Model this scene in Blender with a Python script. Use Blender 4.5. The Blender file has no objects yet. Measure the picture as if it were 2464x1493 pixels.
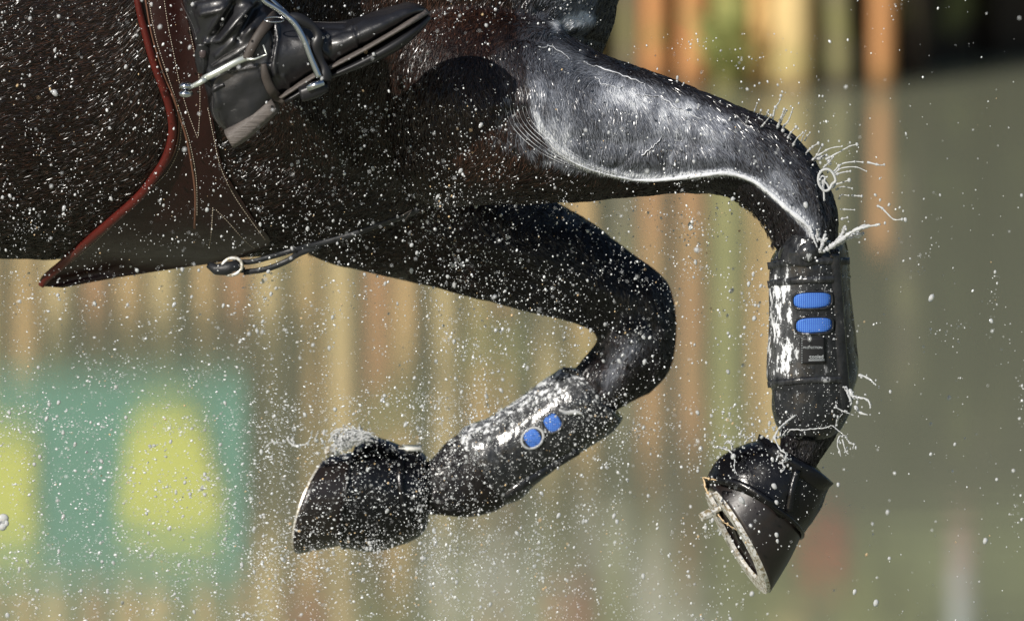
import bpy, bmesh, math, random
import numpy as np
from mathutils import Vector, noise
from mathutils.bvhtree import BVHTree
SC = bpy.context.scene
rng = np.random.default_rng(7); random.seed(7)

# ------------------------------------------------------------------ camera, sky, sun, exposure
CAM = np.array([0.0, -12.0, 2.40]); PITCH = math.radians(6.987); WID = 1.25
cam = bpy.data.cameras.new('camera'); camo = bpy.data.objects.new('camera', cam)
SC.collection.objects.link(camo); SC.camera = camo
camo.location = CAM; camo.rotation_euler = (math.pi/2 - PITCH, 0, 0)
cam.sensor_width = 36; cam.lens = 36*12/WID; cam.clip_start = 0.5; cam.clip_end = 3000
cam.dof.use_dof = True; cam.dof.focus_distance = 11.93; cam.dof.aperture_fstop = 5.0; cam.dof.aperture_blades = 0
SUN = Vector((0.48, 0.62, -0.43)).normalized()          # the way the light travels
world = bpy.data.worlds.new('World'); SC.world = world; world.use_nodes = True
nt = world.node_tree; sky = nt.nodes.new('ShaderNodeTexSky'); sky.sky_type = 'NISHITA'; sky.sun_disc = False
sky.sun_elevation = math.asin(-SUN.z); sky.sun_rotation = math.atan2(-SUN.x, -SUN.y)
bg = nt.nodes['Background']; nt.links.new(sky.outputs[0], bg.inputs[0]); bg.inputs[1].default_value = 0.07
sl = bpy.data.lights.new('sun', 'SUN'); sl.energy = 4.8; sl.angle = math.radians(0.5); sl.color = (1.0, 0.95, 0.88)
so = bpy.data.objects.new('sun', sl); SC.collection.objects.link(so); so.location = (-5, -5, 6)
so.rotation_euler = SUN.to_track_quat('-Z', 'Y').to_euler()
SC.view_settings.view_transform = 'Standard'; SC.view_settings.look = 'None'; SC.view_settings.exposure = 0.0
SC.cycles.use_denoising = True; SC.cycles.max_bounces = 6; SC.cycles.transmission_bounces = 4
SC.cycles.caustics_refractive = False; SC.cycles.caustics_reflective = False

# ------------------------------------------------------------------ measuring helpers (units of the picture turned into metres)
K = WID/2463/12; cp, sp = math.cos(PITCH), math.sin(PITCH); S = WID/2463
def Q(qx, qy, y):
    u = (qx-1231.5)*K; v = (746.5-qy)*K
    t = (y+12)/(cp + sp*v)
    return Vector((t*u, y, CAM[2] + t*(-sp + cp*v)))
def toq(co):
    d = co - CAM; f = d[:, 1]*cp - d[:, 2]*sp; u = d[:, 1]*sp + d[:, 2]*cp
    return d[:, 0]/f/K + 1231.5, 746.5 - u/f/K
def ZB(x, y): return ((450 + x/3.0788)*.8797, y/3.0788*.8797)
def ZD(x, y): return ((1700 + x/3.0788)*.8797, (150 + y/3.0788)*.8797)
def ZE(x, y): return ((1850 + x/2.2967)*.8797, (1000 + y/2.2967)*.8797)
def spline(pts, n):                       # Catmull-Rom through points of any length
    P = np.array(pts, float); m = len(P)
    if m < 3: return [P[0]*(1-t) + P[-1]*t for t in np.linspace(0, 1, n+1)]
    P = np.vstack([2*P[0]-P[1], P, 2*P[-1]-P[-2]]); out = []
    for i in range(m-1):
        a, b, c, d = P[i:i+4]
        for k in range(n):
            t = k/n
            out.append(.5*((2*b) + (c-a)*t + (2*a-5*b+4*c-d)*t*t + (3*b-a-3*c+d)*t**3))
    out.append(P[m]); return out
def pdist(x, y, poly):                    # distance, side (+ above/left) and position along a polyline
    best = np.full(x.shape, 1e9); sg = np.zeros(x.shape); along = np.zeros(x.shape); acc = 0
    for (ax, ay), (bx, by) in zip(poly[:-1], poly[1:]):
        dx, dy = bx-ax, by-ay; L = math.hypot(dx, dy)
        t = np.clip(((x-ax)*dx + (y-ay)*dy)/(L*L), 0, 1)
        d = np.hypot(x-ax-t*dx, y-ay-t*dy); m = d < best
        best[m] = d[m]; sg[m] = np.sign(-(dx*(y-ay) - dy*(x-ax)))[m]; along[m] = (acc + t*L)[m]; acc += L
    return best, sg, along
def inpoly(x, y, poly):
    r = np.zeros(x.shape, bool); n = len(poly)
    for i in range(n):
        (x1, y1), (x2, y2) = poly[i], poly[(i+1) % n]
        if y1 == y2: continue
        r ^= ((y1 > y) != (y2 > y)) & (x < (x2-x1)*(y-y1)/(y2-y1) + x1)
    return r
def sstep(a, b, x): t = np.clip((x-a)/(b-a), 0, 1); return t*t*(3-2*t)

# ------------------------------------------------------------------ objects
def tag(o, label=None, cat=None, group=None, kind=None):
    if label: o['label'] = label
    if cat: o['category'] = cat
    if group: o['group'] = group
    if kind: o['kind'] = kind
    return o
def thing(name, label, cat, loc, group=None):
    o = bpy.data.objects.new(name, None); SC.collection.objects.link(o); o.location = loc; o.empty_display_size = .05
    return tag(o, label, cat, group)
def link(name, me, mat=None, parent=None, smooth=True):
    o = bpy.data.objects.new(name, me); SC.collection.objects.link(o)
    if mat is not None: me.materials.append(mat)
    if smooth and len(me.polygons): me.polygons.foreach_set('use_smooth', np.ones(len(me.polygons), bool))
    if parent is not None:
        o.parent = parent
        l = Vector((0, 0, 0)); p = parent
        while p is not None: l += Vector(p.location); p = p.parent
        o.location = -l
    return o
class MB:
    def __init__(s): s.v = []; s.f = []
    def add(s, v, f):
        b = len(s.v); s.v += [tuple(p) for p in v]; s.f += [tuple(b+i for i in q) for q in f]; return s
    def box(s, c, d, rz=0):
        cx, cy, cz = c; x, y, z = d[0]/2, d[1]/2, d[2]/2; co, si = math.cos(rz), math.sin(rz)
        v = [(cx+a*x*co-b*y*si, cy+a*x*si+b*y*co, cz+e*z) for a in (-1, 1) for b in (-1, 1) for e in (-1, 1)]
        return s.add(v, [(0,1,3,2),(4,6,7,5),(0,4,5,1),(2,3,7,6),(0,2,6,4),(1,5,7,3)])
    def tube(s, pts, r, n=10, sq=1.0, up=None, caps=True, closed=False):
        P = [Vector(p) for p in pts]; m = len(P); R = r if hasattr(r, '__len__') else [r]*m
        v = []; prev = None
        for i in range(m):
            a = P[(i-1) % m] if (closed or i > 0) else P[0]; b = P[(i+1) % m] if (closed or i < m-1) else P[-1]
            t = (b-a).normalized() if (b-a).length > 1e-9 else Vector((0, 0, 1))
            ref = Vector(up) if up else (prev if prev else (Vector((0, 1, 0)) if abs(t.y) < .9 else Vector((1, 0, 0))))
            n1 = (ref - t*ref.dot(t)).normalized(); n2 = t.cross(n1); prev = n1
            for k in range(n):
                th = 2*math.pi*k/n
                v.append(P[i] + n1*(math.cos(th)*R[i]*sq) + n2*(math.sin(th)*R[i]))
        f = [(i*n+k, i*n+(k+1) % n, ((i+1) % m)*n+(k+1) % n, ((i+1) % m)*n+k) for i in range(m if closed else m-1) for k in range(n)]
        if caps and not closed:
            f += [tuple(range(n))[::-1], tuple((m-1)*n+k for k in range(n))]
        return s.add(v, f)
    def ball(s, c, r, sx=1, sy=1, sz=1, n=8):
        v = [(c[0], c[1], c[2]+r*sz)]
        for i in range(1, n):
            for k in range(2*n):
                a, b = math.pi*i/n, math.pi*k/n
                v.append((c[0]+r*sx*math.sin(a)*math.cos(b), c[1]+r*sy*math.sin(a)*math.sin(b), c[2]+r*sz*math.cos(a)))
        v.append((c[0], c[1], c[2]-r*sz)); m = 2*n; L = len(v)-1
        f = [(0, 1+k, 1+(k+1) % m) for k in range(m)] + [(L, L-m+(k+1) % m, L-m+k) for k in range(m)]
        f += [(1+(i-1)*m+k, 1+i*m+k, 1+i*m+(k+1) % m, 1+(i-1)*m+(k+1) % m) for i in range(1, n-1) for k in range(m)]
        return s.add(v, f)
    def loft(s, secs, n=40, sub=6, ex=1.0, caps=True, prof=None):
        """secs: (ux,uy, lx,ly, ycentre, half depth, [skew qx, skew qy]) - an oval ring through an upper and a lower edge"""
        R = spline([tuple(q) + (0,)*(8-len(q)) for q in secs], sub); v = []
        for q in R:
            U = Q(q[0], q[1], q[4]); L = Q(q[2], q[3], q[4]); C = (U+L)/2; A = (U-L)/2
            B = Vector((-q[6]*S, q[5], q[7]*S))
            for k in range(n):
                th = 2*math.pi*k/n; c, d = math.cos(th), math.sin(th)
                c = math.copysign(abs(c)**ex, c); d = math.copysign(abs(d)**ex, d)
                v.append(C + A*c + B*d)
        m = len(R)
        f = [(i*n+k, i*n+(k+1) % n, (i+1)*n+(k+1) % n, (i+1)*n+k) for i in range(m-1) for k in range(n)]
        if caps: f += [tuple(range(n))[::-1], tuple((m-1)*n+k for k in range(n))]
        return s.add(v, f)
    def mesh(s, name='m'):
        me = bpy.data.meshes.new(name); me.from_pydata(s.v, [], s.f); me.update(); return me
    def build(s, name, mat, parent=None, smooth=True): return link(name, s.mesh(name), mat, parent, smooth)
def remesh(mb, voxel, smooth=4, fac=.5):
    me = mb.mesh(); o = bpy.data.objects.new('tmp', me); SC.collection.objects.link(o)
    m = o.modifiers.new('r', 'REMESH'); m.mode = 'VOXEL'; m.voxel_size = voxel; m.adaptivity = 0
    if smooth: q = o.modifiers.new('s', 'SMOOTH'); q.factor = fac; q.iterations = smooth
    dg = bpy.context.evaluated_depsgraph_get(); dg.update()
    r = bpy.data.meshes.new_from_object(o.evaluated_get(dg)); bpy.data.objects.remove(o); bpy.data.meshes.remove(me)
    return r
def arr(me, what='co', n=3):
    if what == 'co': a = np.empty(len(me.vertices)*3, np.float32); me.vertices.foreach_get('co', a)
    else: a = np.empty(len(me.vertices)*3, np.float32); me.vertices.foreach_get('normal', a)
    return a.reshape(-1, 3).astype(float)
def setco(me, co): me.vertices.foreach_set('co', co.astype(np.float32).ravel()); me.update()
def attr(me, name, val):
    a = me.attributes.get(name) or me.attributes.new(name, 'FLOAT', 'POINT'); a.data.foreach_set('value', np.asarray(val, np.float32))
def bvh_of(*meshes):
    V = []; F = []
    for me in meshes:
        b = len(V); V += [tuple(x.co) for x in me.vertices]; F += [tuple(b+i for i in p.vertices) for p in me.polygons]
    return BVHTree.FromPolygons(V, F)
def hit(bv, qx, qy, default=None):
    o = Vector(CAM); d = (Q(qx, qy, 0) - o).normalized(); r = bv.ray_cast(o + d*9, d)
    if r[0] is None: return default, None
    return r[0].y, r[1]
def on(bv, pts, off, dflt=.1):            # points of the picture laid on a surface, lifted by off
    ys = [hit(bv, x, y)[0] for x, y in pts]; good = [i for i, y in enumerate(ys) if y is not None]
    for i in range(len(ys)):
        if ys[i] is None: ys[i] = ys[min(good, key=lambda g: abs(g-i))] if good else dflt
    return [Q(x, y, d-off) for (x, y), d in zip(pts, ys)]
def strap(bv, pts, hw, off=.002, th=.003, n=6, mb=None, dflt=.1):
    P = spline(pts, n); mb = mb or MB(); W = np.interp(np.linspace(0, 1, len(P)), np.linspace(0, 1, len(hw)) if hasattr(hw, '__len__') else [0, 1], hw if hasattr(hw, '__len__') else [hw, hw])
    C = on(bv, [tuple(p) for p in P], off, dflt)
    for _ in range(3):
        for i in range(1, len(C)-1): C[i].y = (C[i-1].y + C[i].y*2 + C[i+1].y)/4
    v = []
    for i, c in enumerate(C):
        t = (C[min(i+1, len(C)-1)] - C[max(i-1, 0)]).normalized(); w = t.cross(Vector((0, 1, 0))).normalized()*W[i]*S
        v += [c-w*1.0+Vector((0, th*.3, 0)), c-w*.8-Vector((0, th*.5, 0)), c-Vector((0, th*.7, 0)), c+w*.8-Vector((0, th*.5, 0)), c+w*1.0+Vector((0, th*.3, 0)), c+Vector((0, th, 0))]
    m = len(C); f = [(i*6+k, i*6+(k+1) % 6, (i+1)*6+(k+1) % 6, (i+1)*6+k) for i in range(m-1) for k in range(6)]
    f += [tuple(range(6))[::-1], tuple((m-1)*6+k for k in range(6))]
    return mb.add(v, f)
def disc(bv, c, rx, ry, ang=0, off=.002, dome=0.0, sup=1.0, th=.004, rings=5, n=36):
    ca, sa = math.cos(ang), math.sin(ang); pts = []
    for i in range(rings+1):
        for k in range(n):
            t = 2*math.pi*k/n; a = math.copysign(abs(math.cos(t))**sup, math.cos(t))*rx*i/rings; b = math.copysign(abs(math.sin(t))**sup, math.sin(t))*ry*i/rings
            pts.append((c[0]+a*ca-b*sa, c[1]+a*sa+b*ca))
    C = on(bv, pts, off); v = [p - Vector((0, dome*(1-((j//n)/rings)**2), 0)) for j, p in enumerate(C)]
    v += [C[rings*n+k] + Vector((0, th, 0)) for k in range(n)]
    f = [(i*n+k, (i+1)*n+k, (i+1)*n+(k+1) % n, i*n+(k+1) % n) for i in range(rings+1) for k in range(n)]
    return MB().add(v, f)
def stitches(bv, pts, off, mb=None, L=3.2, gap=2.6, r=.00045):
    mb = mb or MB(); P = [tuple(p) for p in spline(pts, 14)]; D = [0]
    for a, b in zip(P[:-1], P[1:]): D.append(D[-1]+math.hypot(b[0]-a[0], b[1]-a[1]))
    xs = [p[0] for p in P]; ys = [p[1] for p in P]; s = 0; A = []
    while s+L < D[-1]:
        A += [(np.interp(s, D, xs), np.interp(s, D, ys)), (np.interp(s+L, D, xs), np.interp(s+L, D, ys))]; s += L+gap
    C = on(bv, A, off)
    for a, b in zip(C[::2], C[1::2]): mb.tube([a, b], r, 5)
    return mb

# ------------------------------------------------------------------ materials
def mat(name, col=(.5, .5, .5), rough=.5, metal=0, spec=.5, coat=0, trans=0, ior=1.45):
    m = bpy.data.materials.new(name); m.use_nodes = True; b = m.node_tree.nodes['Principled BSDF']
    b.inputs['Base Color'].default_value = (*col, 1); b.inputs['Roughness'].default_value = rough; b.inputs['Metallic'].default_value = metal
    b.inputs['Specular IOR Level'].default_value = spec; b.inputs['Coat Weight'].default_value = coat
    b.inputs['Transmission Weight'].default_value = trans; b.inputs['IOR'].default_value = ior
    return m
def N(m, t, **kw):
    n = m.node_tree.nodes.new('ShaderNode'+t)
    for k, v in kw.items():
        if k in ('x',): continue
        setattr(n, k, v)
    return n
def Lk(m, a, b): m.node_tree.links.new(a, b)
def noise_tex(m, scale=(1, 1, 1), s=10, det=4, rough=.55, rot=(0, 0, 0), coord='Object'):
    tc = N(m, 'TexCoord'); mp = N(m, 'Mapping'); mp.inputs['Scale'].default_value = scale; mp.inputs['Rotation'].default_value = rot
    no = N(m, 'TexNoise'); no.inputs['Scale'].default_value = s; no.inputs['Detail'].default_value = det; no.inputs['Roughness'].default_value = rough
    Lk(m, tc.outputs[coord], mp.inputs[0]); Lk(m, mp.outputs[0], no.inputs['Vector']); return no.outputs['Fac']
def ramp(m, fac, stops):
    r = N(m, 'ValToRGB'); e = r.color_ramp.elements
    while len(e) < len(stops): e.new(.5)
    for i, (p, c) in enumerate(stops): e[i].position = p; e[i].color = (*c, 1) if len(c) == 3 else c
    Lk(m, fac, r.inputs[0]); return r.outputs[0]
def math_(m, op, a, b=None, clamp=False):
    n = N(m, 'Math', operation=op, use_clamp=clamp)
    for i, q in enumerate((a, b)):
        if q is None: continue
        if isinstance(q, (int, float)): n.inputs[i].default_value = q
        else: Lk(m, q, n.inputs[i])
    return n.outputs[0]
def mixc(m, fac, a, b):
    n = N(m, 'Mix', data_type='RGBA')
    for i, q in ((0, fac), (6, a), (7, b)):
        if isinstance(q, tuple): n.inputs[i].default_value = (*q, 1)
        elif isinstance(q, (int, float)): n.inputs[i].default_value = q
        else: Lk(m, q, n.inputs[i])
    return n.outputs[2]
def bump(m, h, dist=.001, st=1.0, prev=None):
    b = N(m, 'Bump'); b.inputs['Distance'].default_value = dist; b.inputs['Strength'].default_value = st; Lk(m, h, b.inputs['Height'])
    if prev is not None: Lk(m, prev, b.inputs['Normal'])
    return b.outputs[0]
def P(m): return m.node_tree.nodes['Principled BSDF'].inputs
def getattr_(m, name): a = N(m, 'Attribute', attribute_name=name); return a.outputs['Fac']
WHITE = (.78, .8, .82)
# wet bay coat
M_coat = mat('wet_coat', rough=.36, spec=.35)
n1 = noise_tex(M_coat, (1, 1, .16), 900, 3); n2 = noise_tex(M_coat, (.16, 1, 1), 900, 3); sel = getattr_(M_coat, 'flowx')
fur = mixc(M_coat, sel, n1, n2); big = noise_tex(M_coat, (1, 1, 1), 9, 4)
c0 = ramp(M_coat, big, [(.35, (.006, .003, .0025)), (.65, (.022, .009, .006))]); c0 = mixc(M_coat, getattr_(M_coat, 'black'), c0, (.010, .009, .010))
c0 = mixc(M_coat, math_(M_coat, 'MULTIPLY', fur, .5), c0, (.012, .007, .005))
foam = math_(M_coat, 'ADD', getattr_(M_coat, 'foam'), math_(M_coat, 'MULTIPLY', math_(M_coat, 'SUBTRACT', noise_tex(M_coat, (1, 1, .35), 160, 5, .7), .5), 1.2))  # mask holds real foam plus the painted wet sheen
fm = math_(M_coat, 'MULTIPLY', ramp(M_coat, foam, [(.32, (0, 0, 0)), (.95, (1, 1, 1))]), math_(M_coat, 'MULTIPLY', getattr_(M_coat, 'foam'), 1.7), True)
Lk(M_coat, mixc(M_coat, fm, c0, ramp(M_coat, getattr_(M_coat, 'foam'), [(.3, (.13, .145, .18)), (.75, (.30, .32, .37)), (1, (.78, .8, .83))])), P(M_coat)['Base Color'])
Lk(M_coat, bump(M_coat, fur, .0012, .8), P(M_coat)['Normal'])
# single hairs
M_hair = mat('wet_hair', rough=.24, spec=.65)
tone = getattr_(M_hair, 'tone'); c1 = ramp(M_hair, tone, [(0, (.002, .002, .002)), (.6, (.014, .0068, .005)), (1, (.085, .038, .023))])
c1 = mixc(M_hair, getattr_(M_hair, 'black'), c1, (.016, .015, .018)); Lk(M_hair, mixc(M_hair, math_(M_hair, 'MULTIPLY', getattr_(M_hair, 'foam'), 1.4, True), c1, ramp(M_hair, getattr_(M_hair, 'foam'), [(.3, (.15, .165, .20)), (.75, (.33, .35, .40)), (1, (.8, .82, .85))])), P(M_hair)['Base Color'])
def leather(name, col, rough=.35, grain=1400, wear=None):
    m = mat(name, col, rough, spec=.5)
    a = noise_tex(m, (1, 1, 1), grain, 2); b = noise_tex(m, (1, 1, 1), 60, 5)
    Lk(m, mixc(m, math_(m, 'MULTIPLY', b, .8), col, wear or tuple(c*.45 for c in col)), P(m)['Base Color'])
    Lk(m, bump(m, b, .002, .5, bump(m, a, .0004, .5)), P(m)['Normal'])
    Lk(m, math_(m, 'ADD', math_(m, 'MULTIPLY', b, .35), rough-.17), P(m)['Roughness']); return m
M_girth = leather('red_brown_leather', (.024, .0055, .0045), .36)
M_roll = leather('oxblood_roll', (.11, .015, .011), .33)
M_tan = leather('tan_seam', (.20, .095, .06), .5)
M_thread = mat('pale_thread', (.55, .47, .38), .7)
M_black = leather('black_boot_leather', (.017, .017, .020), .36, wear=(.008, .008, .010))
P(M_black)['Coat Weight'].default_value = .35; P(M_black)['Coat Roughness'].default_value = .2; P(M_black)['Specular IOR Level'].default_value = .6
M_strap = leather('worn_grey_strap', (.075, .062, .055), .6, 700)
M_rubber = mat('black_rubber', (.012, .012, .014), .35)
M_chrome = mat('steel', (.62, .64, .67), .16, 1)
M_spurm = mat('dull_steel', (.72, .75, .70), .34, .75)
M_worn = mat('brushed_iron', (.5, .48, .44), .38, .35)
Lk(M_worn, mixc(M_worn, ramp(M_worn, noise_tex(M_worn, (1, 1, 1), 220, 5), [(.45, (0, 0, 0)), (.62, (1, 1, 1))]), (.8, .79, .75), (.30, .24, .14)), P(M_worn)['Base Color'])
M_sole = mat('grey_sole', (.17, .15, .14), .55)
sn = noise_tex(M_sole, (.05, 1, 1), 420, 4, rot=(0, math.radians(-33), 0)); Lk(M_sole, mixc(M_sole, sn, (.035, .03, .028), (.20, .175, .16)), P(M_sole)['Base Color']); Lk(M_sole, bump(M_sole, sn, .002), P(M_sole)['Normal'])
M_hoof = mat('wet_hoof_horn', (.03, .022, .02), .2)
hn = noise_tex(M_hoof, (1, 1, 1), 90, 6, .65); P(M_hoof)['Coat Weight'].default_value = .4; P(M_hoof)['Roughness'].default_value = .38; Lk(M_hoof, mixc(M_hoof, hn, (.004, .004, .004), (.022, .015, .014)), P(M_hoof)['Base Color']); Lk(M_hoof, bump(M_hoof, hn, .0008, .4), P(M_hoof)['Normal'])
def neoprene(name, stain, seed):
    m = mat(name, (.02, .021, .025), .16, spec=.6)
    a = noise_tex(m, (1, 1, .42), seed == 1 and 80 or 150, 8, .70, rot=(0, seed*.35, 0)); b = noise_tex(m, (1, 1, 1), 260, 4)
    at = getattr_(m, 'stain')
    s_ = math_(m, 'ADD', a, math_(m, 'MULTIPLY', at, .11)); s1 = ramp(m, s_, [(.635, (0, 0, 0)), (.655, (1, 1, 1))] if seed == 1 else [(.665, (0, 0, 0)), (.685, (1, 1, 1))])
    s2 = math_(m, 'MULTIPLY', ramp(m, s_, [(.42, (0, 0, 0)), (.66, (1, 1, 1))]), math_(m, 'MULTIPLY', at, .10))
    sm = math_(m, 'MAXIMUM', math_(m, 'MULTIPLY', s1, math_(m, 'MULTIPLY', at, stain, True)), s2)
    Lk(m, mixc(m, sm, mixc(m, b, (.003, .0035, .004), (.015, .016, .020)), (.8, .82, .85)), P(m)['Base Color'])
    Lk(m, bump(m, s1, .0012, .6, bump(m, b, .0005, .5, bump(m, noise_tex(m, (1, 1, .5), 34, 3), .006, .55))), P(m)['Normal']); return m
M_neo = neoprene('wet_black_neoprene', 1.0, 1); M_neo2 = neoprene('wet_black_neoprene_streaked', 1.0, 2.4)
M_bell = leather('wet_bell_rubber', (.005, .005, .0065), .24, 300)
M_blue = mat('blue_mesh', (.03, .14, .60), .5)
tcb = N(M_blue, 'TexCoord'); w1 = N(M_blue, 'TexWave', wave_type='BANDS', bands_direction='X'); w2 = N(M_blue, 'TexWave', wave_type='BANDS', bands_direction='Z')
for w in (w1, w2): w.inputs['Scale'].default_value = 130; Lk(M_blue, tcb.outputs['Object'], w.inputs[0])
wv = math_(M_blue, 'MULTIPLY', w1.outputs['Fac'], w2.outputs['Fac']); Lk(M_blue, mixc(M_blue, wv, (.02, .09, .45), (.16, .42, .95)), P(M_blue)['Base Color']); Lk(M_blue, bump(M_blue, wv, .0006), P(M_blue)['Normal'])
M_label = mat('label_black', (.012, .012, .014), .4); M_print = mat('label_print', (.45, .48, .5), .5)
M_drop = mat('water_drop', (.93, .95, .97), .06, trans=.22, ior=1.33, spec=.7)
gi = N(M_drop, 'NewGeometry'); Lk(M_drop, ramp(M_drop, gi.outputs['Random Per Island'], [(0, (.05, .05, .05)), (.5, (.3, .3, .3)), (1, (.65, .65, .65))]), P(M_drop)['Transmission Weight'])
M_splash = mat('aerated_water', (.94, .96, .98), .05, trans=.52, ior=1.33, spec=.7)
M_foam = mat('white_foam', (.84, .86, .89), .3)
nf = noise_tex(M_foam, (1, 1, 1), 500, 4); Lk(M_foam, mixc(M_foam, nf, (.45, .48, .54), (.95, .96, .98)), P(M_foam)['Base Color']); Lk(M_foam, bump(M_foam, nf, .001, .8), P(M_foam)['Normal'])
M_mist = mat('torn_water_sheet', (.7, .74, .78), .15, trans=.6, ior=1.33)
M_sand = mat('sand_grain', (.62, .45, .26), .4)

# ------------------------------------------------------------------ the far side: water, bank, log wall
M_water = mat('murky_water', (.28, .29, .20), .035, ior=1.33, spec=.55)
wb = bump(M_water, noise_tex(M_water, (.35, 1, 1), 7, 3, .5), .005, .09); wb2 = bump(M_water, noise_tex(M_water, (.14, 1, 1), 55, 3, .6), .0009, .14, wb)
Lk(M_water, wb2, P(M_water)['Normal'])
w = MB(); w.add([(-60, -30, 0), (60, -30, 0), (60, 60, 0), (-60, 60, 0)], [(0, 1, 2, 3)]); tag(w.build('water', M_water, smooth=False), kind='structure')
M_grass = mat('grass_bank', (.07, .12, .03), .9); gn = noise_tex(M_grass, (1, 1, 1), 3, 6); Lk(M_grass, mixc(M_grass, gn, (.13, .18, .06), (.34, .35, .17)), P(M_grass)['Base Color'])
M_soil = mat('dark_soil', (.02, .016, .011), .9)
g = MB(); n_ = 40
gv = []
for j in range(13):
    for i in range(n_+1):
        x = -30 + 60*i/n_; y = 12.35 + j*j*.45; z = 1.34 + .15*j*j + .05*noise.noise(Vector((x*.7, y*.7, 0)))
        if j == 0: z = 1.28
        gv.append((x, y + (1.2 + max(0, x-1.0)*.6 if x > .95 else 0), z))
gv += [(-30 + 60*i/n_, 12.36 + (1.2 + max(0, -30+60*i/n_-1.0)*.6 if -30+60*i/n_ > .95 else 0), -.5) for i in range(n_+1)]
gf = [(j*(n_+1)+i, j*(n_+1)+i+1, (j+1)*(n_+1)+i+1, (j+1)*(n_+1)+i) for j in range(12) for i in range(n_)] + [(13*(n_+1)+i, 13*(n_+1)+i+1, i+1, i) for i in range(n_)]
g.add(gv, gf); bk = g.build('bank', M_grass); bk.data.materials.append(M_soil)
for p_ in bk.data.polygons:
    if p_.index >= 12*n_: p_.material_index = 1
tag(bk, kind='structure')
X = lambda qx, y=12.0: (qx-1231.5)*K*(y+12)
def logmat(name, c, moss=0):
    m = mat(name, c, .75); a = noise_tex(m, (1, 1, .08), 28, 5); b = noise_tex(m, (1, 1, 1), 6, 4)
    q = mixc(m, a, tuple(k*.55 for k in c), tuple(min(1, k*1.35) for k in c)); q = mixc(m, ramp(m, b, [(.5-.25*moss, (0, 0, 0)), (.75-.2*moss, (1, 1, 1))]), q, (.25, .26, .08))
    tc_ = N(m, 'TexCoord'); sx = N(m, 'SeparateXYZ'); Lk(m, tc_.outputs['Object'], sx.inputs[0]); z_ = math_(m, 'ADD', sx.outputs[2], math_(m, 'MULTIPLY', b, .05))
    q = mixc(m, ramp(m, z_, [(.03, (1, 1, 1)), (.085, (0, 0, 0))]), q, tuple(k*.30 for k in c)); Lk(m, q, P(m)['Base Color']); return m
LM = [logmat('log_orange', (.58, .28, .11)), logmat('log_tan', (.78, .47, .19)), logmat('log_pale', (.82, .56, .26)), logmat('log_mossy', (.42, .37, .13), .8), logmat('log_grey', (.20, .16, .11), .3)]
wall = thing('log_wall', 'retaining wall of upright sunlit orange and tan round logs on the far bank', 'wall', (0, 12, 0))
LOGS = [(1512, 50, 4), (1578, 64, 0), (1670, 66, 0), (1762, 88, 3), (1832, 40, 1), (1910, 112, 2), (2028, 58, 4), (2130, 56, 0)]
pos = 1440; KD = [1, 2, 0, 1, 2, 1, 0, 2]
while pos > -420:
    wd = random.choice([52, 58, 64, 70]); LOGS.append((pos-wd/2, wd, KD[int(pos/88) % 8])); pos -= wd+random.choice([22, 28, 34])
for qx, wd, k in LOGS:
    r = wd*.5*K*24; x = X(qx); top = (1.46 if qx < 560 else .34 if qx > 2000 else 1.38) + random.uniform(-.05, .06); mb = MB(); lx = random.uniform(-.02, .02)
    pts = [(x+lx*(z/top-.1), 12.1+r*.3*math.sin(z*3+qx), z) for z in np.linspace(-.5, top, 15)]
    mb.tube(pts, [r*random.uniform(.93, 1.04) for _ in pts], 18); mb.build('log', LM[k], wall)
dark = logmat('recess_shade', (.036, .024, .016)); dm = MB()  # near-black plank colour stands in for the shade of the recess
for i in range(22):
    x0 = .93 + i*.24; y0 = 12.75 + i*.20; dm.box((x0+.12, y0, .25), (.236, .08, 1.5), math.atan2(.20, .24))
dw = thing('recess_shade_wall', 'near-black plank wall standing in for the shaded recess right of the sunlit logs', 'wall', (1.0, 12.7, 0)); dm.build('plank', dark, dw, False)
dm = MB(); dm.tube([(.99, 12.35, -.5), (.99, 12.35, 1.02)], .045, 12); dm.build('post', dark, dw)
# weeds growing on the log wall
M_leaf = mat('weed_leaf', (.27, .29, .09), .6)
for wi, (qx, z0, nn, sp_) in enumerate([(1752, .03, 34, .035), (1225, .55, 24, .04), (950, .70, 26, .05)]):
    mb = MB(); ox = X(qx)
    for i in range(nn):
        a = random.uniform(-1.3, 1.3); l = random.uniform(.06, .15); bx = ox+random.uniform(-sp_, sp_); bz = z0+random.uniform(0, .12); y0 = 12.02-random.uniform(0, .05)
        wv_ = Vector((.007, 0, .004)); t = Vector((bx+math.sin(a)*l, y0-.03, bz+math.cos(a)*l)); b = Vector((bx, y0, bz)); m_ = (t+b)/2+Vector((0, -.015, 0))
        mb.add([b-wv_, b+wv_, m_+wv_*1.4, m_-wv_*1.4, t], [(0, 1, 2, 3), (3, 2, 4)])
    tag(mb.build('weed', M_leaf, smooth=False), ['green weed tuft between an orange log and a pale log, at the waterline', 'green weeds hanging halfway up the log wall behind the far knee', 'small clump of green weeds on the log wall above the far hoof'][wi], 'weed')
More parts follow.
